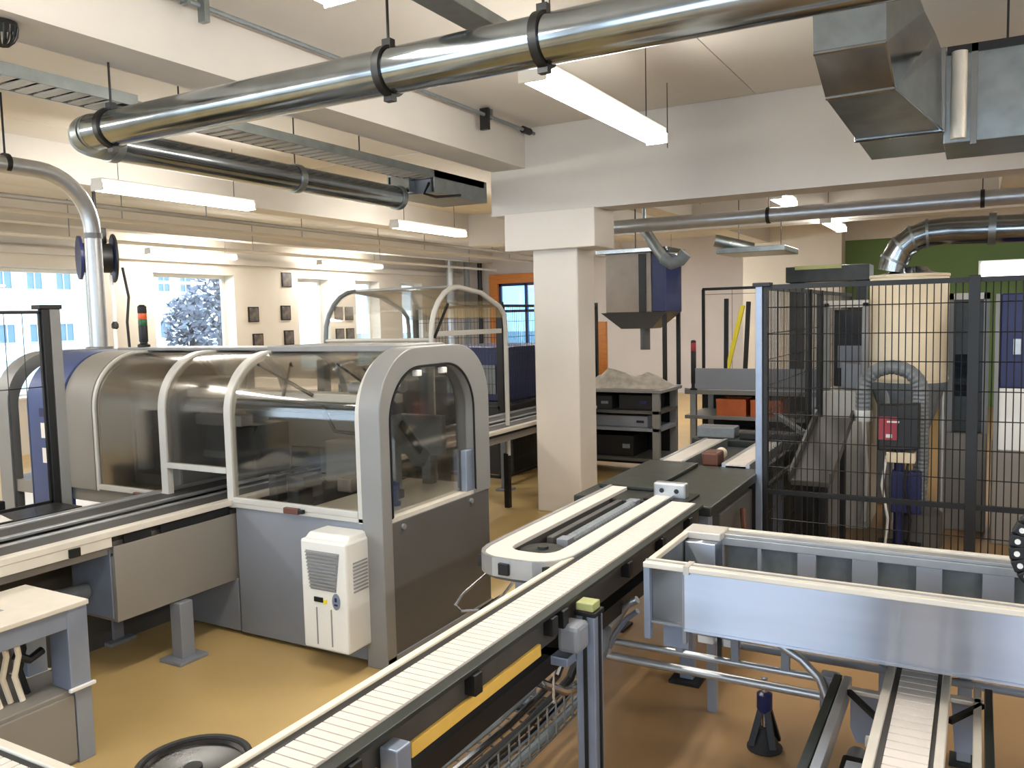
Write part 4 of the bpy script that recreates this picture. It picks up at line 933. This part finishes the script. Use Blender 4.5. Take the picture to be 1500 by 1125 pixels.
MB().box(9.9, 10.6, .85, 1.28, 1.15, 1.48).build('cream_block', 'cream_tank', dm, .01)
MB().box(9.9, 10.6, .85, 1.28, 1.48, 2.2).build('upper_block', 'black_metal', dm, .01)
MB().box(9.88, 9.9, 1.0, 1.03, 1.5, 2.15).build('red_strip', 'red', dm)
tk = thing('conveyor_chute', 'dark sloping chute low behind the side fence', 'chute', (7.6, 1.1, 0))
MB().obox((7.0, 1.18, .75), (8.3, 1.18, 1.12), .3, .05).build('slide', 'machine_dark', tk, .006)
MB().obox((7.0, 1.02, .80), (8.3, 1.02, 1.17), .02, .09).build('side_guide', 'machine_dark', tk); MB().obox((7.0, 1.34, .80), (8.3, 1.34, 1.17), .02, .09).build('side_guide', 'machine_dark', tk)
for x, h in ((7.1, .74), (8.15, 1.03)):
    for y in (1.06, 1.26): MB().box(x, x + .05, y, y + .05, 0, h).build('leg', 'black_metal', tk)
vp = thing('fume_hood_beam', 'dark box beam above the mesh fence in front of the green wall', 'beam', (15, 2, 2.6))
MB().box(14.0, 14.6, 1.5, 2.75, 2.6, 2.85).build('box_beam', 'dark_green', vp, .01)
MB().box(13.97, 14.0, 1.9, 2.6, 2.8, 2.86).build('edge_strip', 'lime', vp)
MB().box(14.1, 14.3, 1.55, 1.7, 0, 2.6).build('post', 'black_metal', vp); MB().box(14.1, 14.3, 2.5, 2.7, 0, 2.6).build('post', 'black_metal', vp)
wl = thing('wall_light_panel', 'bright white lit panel on the green wall behind the elbow duct', 'lamp', (20.5, -1.2, 2.9))
MB().box(20.5, 20.6, -1.4, .05, 2.72, 3.12).build('frame', 'white_plastic', wl)
MB().box(20.48, 20.5, -1.34, -.01, 2.76, 3.08).build('diffuser', 'lit_pane', wl)

# ================================================================== MIDDLE BACKGROUND right of the column
hd = thing('exhaust_hood', 'grey sheet metal exhaust hood box with a blue side above the cluttered bench', 'hood', (11.3, 4.1, 2.1))
MB().box(11.0, 11.7, 3.95, 4.62, 2.18, 3.0).build('front_box', 'hood_sheet', hd, .01)
MB().box(11.02, 11.7, 3.74, 3.95, 2.18, 2.98).build('blue_side', 'navy', hd, .01)
MB().box(10.98, 11.0, 4.02, 4.12, 2.18, 2.98).build('vertical_strip', 'black_metal', hd)
MB().ring_loft([[(11.0, 3.74, 2.18), (11.0, 4.7, 2.18), (11.7, 4.7, 2.18), (11.7, 3.74, 2.18)], [(11.15, 4.0, 1.95), (11.15, 4.45, 1.95), (11.55, 4.45, 1.95), (11.55, 4.0, 1.95)]]).build('funnel', 'machine_dark', hd)
MB().cyl((11.3, 4.15, 1.65), (11.3, 4.15, 1.96), .07, 14).build('nozzle', 'machine_dark', hd, smooth=True)
MB().box(10.95, 11.75, 3.70, 4.75, 3.0, 3.06).build('top_plate', 'galvanised', hd, .006)
for x, y in ((11.05, 3.76), (11.65, 3.76)): MB().box(x, x + .05, y, y + .05, 1.13, 2.2).build('support_post', 'black_metal', hd)
MB().cyl((11.35, 4.3, 3.06), (11.35, 4.3, CZ), .01, 6).build('hanger_rod', 'black_metal', hd)
sa = thing('suction_pipe', 'grey jointed suction pipe above the exhaust hood', 'pipe', (11.2, 3.7, 2.9))
MB().tube([(10.9, 4.0, 3.3), (10.9, 3.86, 3.08), (10.9, 3.72, 2.88)], .075, 16).build('upper_arm', 'galvanised_dull', sa, smooth=True)
MB().tube([(10.9, 3.74, 2.90), (10.9, 3.62, 2.82), (10.9, 3.5, 2.86), (10.9, 3.42, 2.95)], .085, 16).build('elbow', 'hose_grey', sa, smooth=True)
MB().cyl((10.9, 4.0, 3.3), (10.9, 4.0, CZ), .03, 10).build('drop_pipe', 'galvanised_dull', sa, smooth=True)
bk = thing('equipment_rack', 'dark open equipment rack with grey frame just right of the concrete column', 'rack', (10.6, 4.3, 0))
for x in (10.3, 11.0):
    for y in (3.6, 4.95): MB().box(x, x + .06, y, y + .10, 0, 1.15).build('post', 'frame_grey', bk, .005)
MB().box(10.26, 11.1, 3.55, 5.1, 1.13, 1.17).build('top_shelf', 'frame_grey', bk, .005)
for z in (.22, .62, .85): MB().box(10.3, 11.06, 3.6, 5.05, z, z + .04).build('shelf', ('machine_dark', 'machine_grey', 'machine_dark')[int(z * 3) % 3], bk)
MB().box(11.04, 11.06, 3.6, 5.05, 0.05, 1.13).build('back_panel', 'black', bk)
for i, (y0, y1, z, h, l) in enumerate(((3.75, 4.2, .89, .20, 'dark instrument box on the top bay of the equipment rack'), (4.3, 4.85, .89, .18, 'wide dark instrument box beside another on the top bay of the equipment rack'), (3.8, 4.6, .66, .15, 'flat grey drawer unit in the middle bay of the equipment rack'), (4.0, 4.7, .26, .28, 'black case on the bottom shelf of the equipment rack'))):
    t = thing('instrument_box', l, 'box', (10.6, (y0 + y1) / 2, z), 'boxes in the equipment rack')
    MB().box(10.4, 10.95, y0, y1, z, z + h).build('case', ('black', 'rubber', 'machine_grey', 'black')[i], t, .01)
    MB().box(10.385, 10.4, y0 + .05, y0 + .15, z + h * .4, z + h * .6).build('handle', ('navy', 'hose_grey', 'black', 'hose_grey')[i], t)
def cloth(x0, x1, y0, y1, z, h, seed):
    rnd = random.Random(seed); n = 10; m = MB(); g = []
    for i in range(n + 1):
        for j in range(n + 1):
            u, v = i / n, j / n; e = min(u, 1 - u, v, 1 - v)
            zz = z + .004 + h * min(1, e * 3.2) * (.55 + .45 * math.sin(u * 7 + seed) * math.cos(v * 5 + seed * 2)) + rnd.uniform(0, .02) * (e > 0)
            m.v.append((x0 + (x1 - x0) * u, y0 + (y1 - y0) * v, zz))
    for i in range(n):
        for j in range(n):
            a = i * (n + 1) + j; m.f.append((a, a + 1, a + n + 2, a + n + 1))
    k = len(m.v)
    m.v += [(x0, y0, z), (x1, y0, z), (x1, y1, z), (x0, y1, z)]; m.f.append((k, k + 1, k + 2, k + 3))
    return m
tag(cloth(10.35, 11.05, 3.62, 4.75, 1.17, .26, 3).build('crumpled_sheet', 'grey_sheet', smooth=True), 'crumpled pale plastic sheeting heaped on the equipment rack', 'sheeting')
bb = thing('long_bench', 'grey long bench with low shelf standing beside the white twin belts', 'bench', (11.5, 3.0, 0))
MB().box(11.2, 12.2, 1.75, 3.55, 1.04, 1.10).build('top', 'frame_grey', bb, .006)
MB().box(11.18, 11.2, 1.75, 3.40, 1.12, 1.40).build('upstand', 'machine_grey', bb, .004)
MB().box(11.2, 12.2, 1.75, 3.55, .70, .75).build('shelf', 'frame_grey', bb, .006)
for y in (1.8, 3.40): 
    for x in (11.22, 12.1): MB().box(x, x + .08, y, y + .08, 0, 1.04).build('leg', 'aluminium', bb, .004)
MB().box(12.12, 12.16, 1.75, 3.55, .05, 1.04).build('back_panel', 'rubber', bb)
MB().box(11.4, 12.1, 1.9, 3.3, .12, .5).build('lower_drawer', 'machine_dark', bb, .01)
MB().box(11.25, 11.28, 1.8, 3.45, .08, .12).build('foot_rail', 'black', bb)
MB().box(11.2, 11.25, 1.75, 3.55, 1.10, 1.12).build('edge', 'aluminium', bb)
bin0 = thing('orange_bin', 'orange storage bin on the bench shelf, left of its twin', 'bin', (11.5, 2.95, .75), 'orange bins on the long bench shelf')
m = MB().box(11.25, 11.75, 2.72, 3.12, .75, .77).box(11.25, 11.27, 2.72, 3.12, .77, .97).box(11.73, 11.75, 2.72, 3.12, .77, .97).box(11.27, 11.73, 2.72, 2.74, .77, .97).box(11.27, 11.73, 3.10, 3.12, .77, .97)
m.build('tub', 'orange_bin', bin0)
MB().box(11.235, 11.25, 2.72, 3.12, .94, .98).build('lip', 'orange_bin', bin0)
dup_tree(bin0, (0, -.46, 0), 'orange storage bin on the bench shelf, right of its twin by the grey post')
stacklight(11.2, 3.42, 1.10, .72, 'tall black stack light with a red lens on the long bench', (('module', 'black', .62), ('lens', 'red', .16)))
tf = thing('tool_rack', 'thin black wire rack standing behind the long bench', 'rack', (12.3, 2.9, 0))
fence_panel(tf, (12.3, 3.6), (12.3, 2.75), .02, 2.5, dens=.3, hs=1.2, frame=.04)
for i, (y0, y1, z0, z1, m_, l, c) in enumerate(((3.27, 3.0, 1.30, 2.25, 'yellow_tool', 'bright yellow pole leaning on the black wire rack', 'pole'), (3.24, 3.24, 1.45, 2.35, 'black', 'black pole upright in the wire rack beside the yellow pole', 'pole'), (2.97, 2.92, 1.35, 2.3, 'rubber', 'dark flat bar standing in the wire rack, right of the yellow pole', 'bar'))):
    t = thing('leaning_pole', l, c, (12.2, y0, z0), 'poles in the wire rack')
    MB().obox((12.2, y0, 1.101), (12.24, y1, z1), .06, .05, up=(1, 0, 0)).build('shaft', m_, t, .006)
    MB().obox((12.19, y0, 1.10), (12.2, y0, 1.16), .09, .07, up=(1, 0, 0)).build('foot', 'black', t)
ws = thing('wall_window_sheets', 'pair of white paper sheets pinned on the pink back wall', 'paper', (21.97, 7.6, 2.2))
MB().box(21.98, 21.995, 7.55, 7.85, 2.0, 2.5).build('sheet', 'paper', ws); MB().box(21.98, 21.995, 7.1, 7.4, 2.0, 2.5).build('sheet', 'paper', ws)

# ================================================================== SECOND MACHINE and fences behind the first
se = thing('second_enclosure', 'second arched clear enclosure with white tube frame behind the first machine', 'machine', (7.4, 5.3, 0))
SX0, SX1 = 6.66, 8.12
def arch2(y, m_='frame_grey', r=.026):
    pts = [(SX0, y, .6), (SX0, y, 1.95)] + [(SX0 + .5 - .5 * math.cos(math.radians(a)), y, 1.97 + .50 * math.sin(math.radians(a))) for a in range(15, 91, 15)] + [(7.6, y, 2.42), (8.0, y, 2.27), (SX1 - .02, y, 2.18), (SX1, y, 2.05), (SX1, y, .6)]
    MB().tube(pts, r, 10).build('arch_tube', m_, se, smooth=True)
arch2(4.62, 'frame_white'); arch2(5.95, 'hose_grey', .024)
pr = [(SX0, 1.0), (SX0, 1.95)] + [(SX0 + .5 - .5 * math.cos(math.radians(a)), 1.97 + .50 * math.sin(math.radians(a))) for a in range(15, 91, 15)] + [(7.6, 2.42), (8.0, 2.27), (SX1, 2.15)]
pi_ = [(a + .006, b - .006) for a, b in pr]
MB().band(pr, pi_, 'y', 4.62, 5.95).build('clear_cover', 'hood_clear', se, smooth=True)
MB().cyl((7.16, 4.62, 2.47), (7.16, 5.95, 2.47), .02, 8).build('ridge_tube', 'frame_grey', se, smooth=True)
MB().cyl((SX0, 4.62, 1.95), (SX0, 5.95, 1.95), .02, 8).build('side_tube', 'frame_white', se, smooth=True)
MB().box(SX0, SX1, 5.4, 6.0, 0, .80).build('base', 'machine_grey', se, .01)
MB().box(SX0 + .1, SX1 - .1, 5.35, 5.9, .97, 1.5).build('process_unit', 'machine_dark', se, .015)
MB().obox((6.75, 4.64, 1.97), (7.0, 4.64, 2.3), .02, .02).build('gas_strut', 'black', se)
MB().box(6.7, 8.1, 4.66, 4.70, 1.98, 2.03).build('light_bar', 'frame_white', se)
for y in (4.64, 5.93): MB().box(SX0 - .03, SX0 + .05, y - .03, y + .03, 0, .62).build('foot_post', 'machine_grey', se); 
for y in (4.64, 5.93): MB().box(SX1 - .03, SX1 + .03, y - .03, y + .03, 0, .62).build('foot_post', 'black', se)
f2 = thing('mesh_partition', 'black mesh partition behind the clear machine, left of the concrete column', 'fence', (9.3, 5.3, 0))
fence_panel(f2, (9.2, 5.35), (9.2, 6.6), .1, 2.3, dens=.05, hs=.2, mid=1.0)
fence_panel(f2, (9.25, 5.3), (12.2, 5.3), .1, 2.3, dens=.05, hs=.2, mid=1.0)
for x, y in ((9.2, 5.3), (12.2, 5.3), (9.2, 6.62)): MB().box(x - .03, x + .03, y - .03, y + .03, 0, 2.35).build('post', 'black', f2, .004); 
dk2 = thing('dark_machine_block', 'dark blue-black machine block behind the black mesh partition', 'machine', (10.5, 6.2, 0))
MB().box(9.8, 11.6, 5.5, 7.0, 0, 1.0).build('base', 'black_metal', dk2, .01)
MB().box(9.9, 11.5, 5.6, 6.9, 1.0, 1.75).build('upper_body', 'navy', dk2, .015)
MB().box(9.88, 9.9, 5.8, 6.6, 1.1, 1.5).build('hatch', 'hose_grey', dk2, .004)
fl = thing('left_safety_fence', 'black framed mesh safety fence with a grey post at the left edge', 'fence', (3.0, 5.6, 0))
fence_panel(fl, (1.0, 5.6), (3.42, 5.6), .15, 2.26, mid=.95, dens=.12, hs=.8, frame=.022)
MB().box(3.42, 3.47, 5.57, 5.62, 0, 2.28).build('post', 'black', fl, .004)
MB().box(3.475, 3.55, 5.57, 5.65, 0, 2.30).build('post', 'frame_grey', fl, .004)
MB().box(3.40, 3.56, 5.56, 5.66, 2.28, 2.31).build('post_cap', 'black', fl, .004)
bx = thing('dark_feeder', 'dark feeder machine behind the left mesh fence', 'machine', (2.6, 6.4, 0))
MB().box(1.6, 3.3, 5.95, 6.7, 0, .95).build('base', 'black_metal', bx, .01)
MB().box(2.2, 3.0, 6.1, 6.6, .95, 1.5).build('head', 'black', bx, .015)
MB().box(2.1, 2.2, 6.0, 6.1, .95, 1.75).build('column', 'hose_grey', bx, .006)
MB().box(2.0, 3.2, 5.96, 6.0, .98, 1.02).build('rail', 'frame_grey', bx)
tag(cloth(2.35, 2.95, 5.25, 5.5, .957, .10, 5).build('white_bag', 'white_cloth', smooth=True), 'crumpled white bag lying beyond the infeed conveyor at the left edge', 'bag')
sh = thing('bag_shelf', 'narrow dark shelf along the far side of the infeed conveyor', 'shelf', (2.5, 5.4, .9))
MB().box(1.2, 3.4, 5.235, 5.52, .935, .957).build('board', 'black_metal', sh)
for x in (1.4, 3.2): MB().box(x, x + .05, 5.35, 5.40, 0, .935).build('leg', 'black_metal', sh)
# corner pipes and pictures on the window wall
for i, (x, y, r, z0, m_, l) in enumerate(((20.6, 13.55, .12, .0, 'aluminium', 'thick grey pipe in the far corner, left of the pipe cluster by the orange door'), (21.2, 13.35, .09, .0, 'hose_grey', 'middle grey pipe in the far corner by the orange door'), (21.7, 13.2, .07, .0, 'black_metal', 'thin dark pipe in the far corner, nearest to the orange door frame'))):
    t = thing('vertical_pipe', l, 'pipe', (x, y, z0), 'pipes in the far corner')
    MB().cyl((x, y, z0), (x, y, CZ), r, 16).build('pipe', m_, t, smooth=True)
    for z in (1.2, 3.0): MB().lathe((x, y, z), [(r + .015, 0), (r + .015, .05)], 16).build('pipe_clamp', 'black_metal', t, smooth=True)
pics = ((13.55, 2.35), (13.65, 1.75), (14.55, 2.38), (14.62, 1.80), (16.4, 2.35), (16.42, 1.8), (16.8, 2.35), (14.62, 3.15), (16.82, 1.8))
names = ('dark small picture, upper left one on the pillar right of the tree window', 'dark small picture, lower left one on the pillar right of the tree window', 'dark small picture, upper right one on the pillar right of the tree window', 'dark small picture, lower right one on the pillar right of the tree window', 'small picture on the far pillar, upper of its left pair', 'small picture on the far pillar, lower of its left pair', 'small picture on the far pillar, upper of its right pair', 'small dark box picture high up beside the third window', 'small picture on the far pillar, lower of its right pair')
for (x, z), l in zip(pics, names):
    t = thing('wall_picture', l, 'picture', (x, YW, z), 'small pictures on the window wall')
    MB().box(x - .15, x + .15, YW - .03, YW, z - .17, z + .17).build('frame', 'black', t)
    MB().box(x - .125, x + .125, YW - .035, YW - .03, z - .145, z + .145).build('print', 'print', t)

ob = thing('orange_board', 'narrow orange wooden board standing between the column and the exhaust hood', 'board', (12.5, 5.37, 0))
MB().box(12.5, 12.56, 5.25, 5.49, 0, 2.05).build('board', 'orange_wood', ob, .008)
MB().box(12.48, 12.58, 5.21, 5.53, 0, .05).build('foot', 'black', ob)

tc_ = thing('reflection_cabinet', 'unseen dark cabinet added behind the view for the trough to reflect', 'cabinet', (-2.2, .4, 0))  # unseen cabinet added so the trough has something darker to reflect
MB().box(-2.6, -2.0, -.1, .9, .08, 2.3).build('body', 'machine_dark', tc_, .01)
MB().box(-2.58, -2.05, -.08, .88, 0, .08).build('plinth', 'black', tc_)
for y in (-.09, .405): MB().box(-2.0, -1.985, y, y + .485, .12, 2.27).build('door', 'machine_dark', tc_, .004)
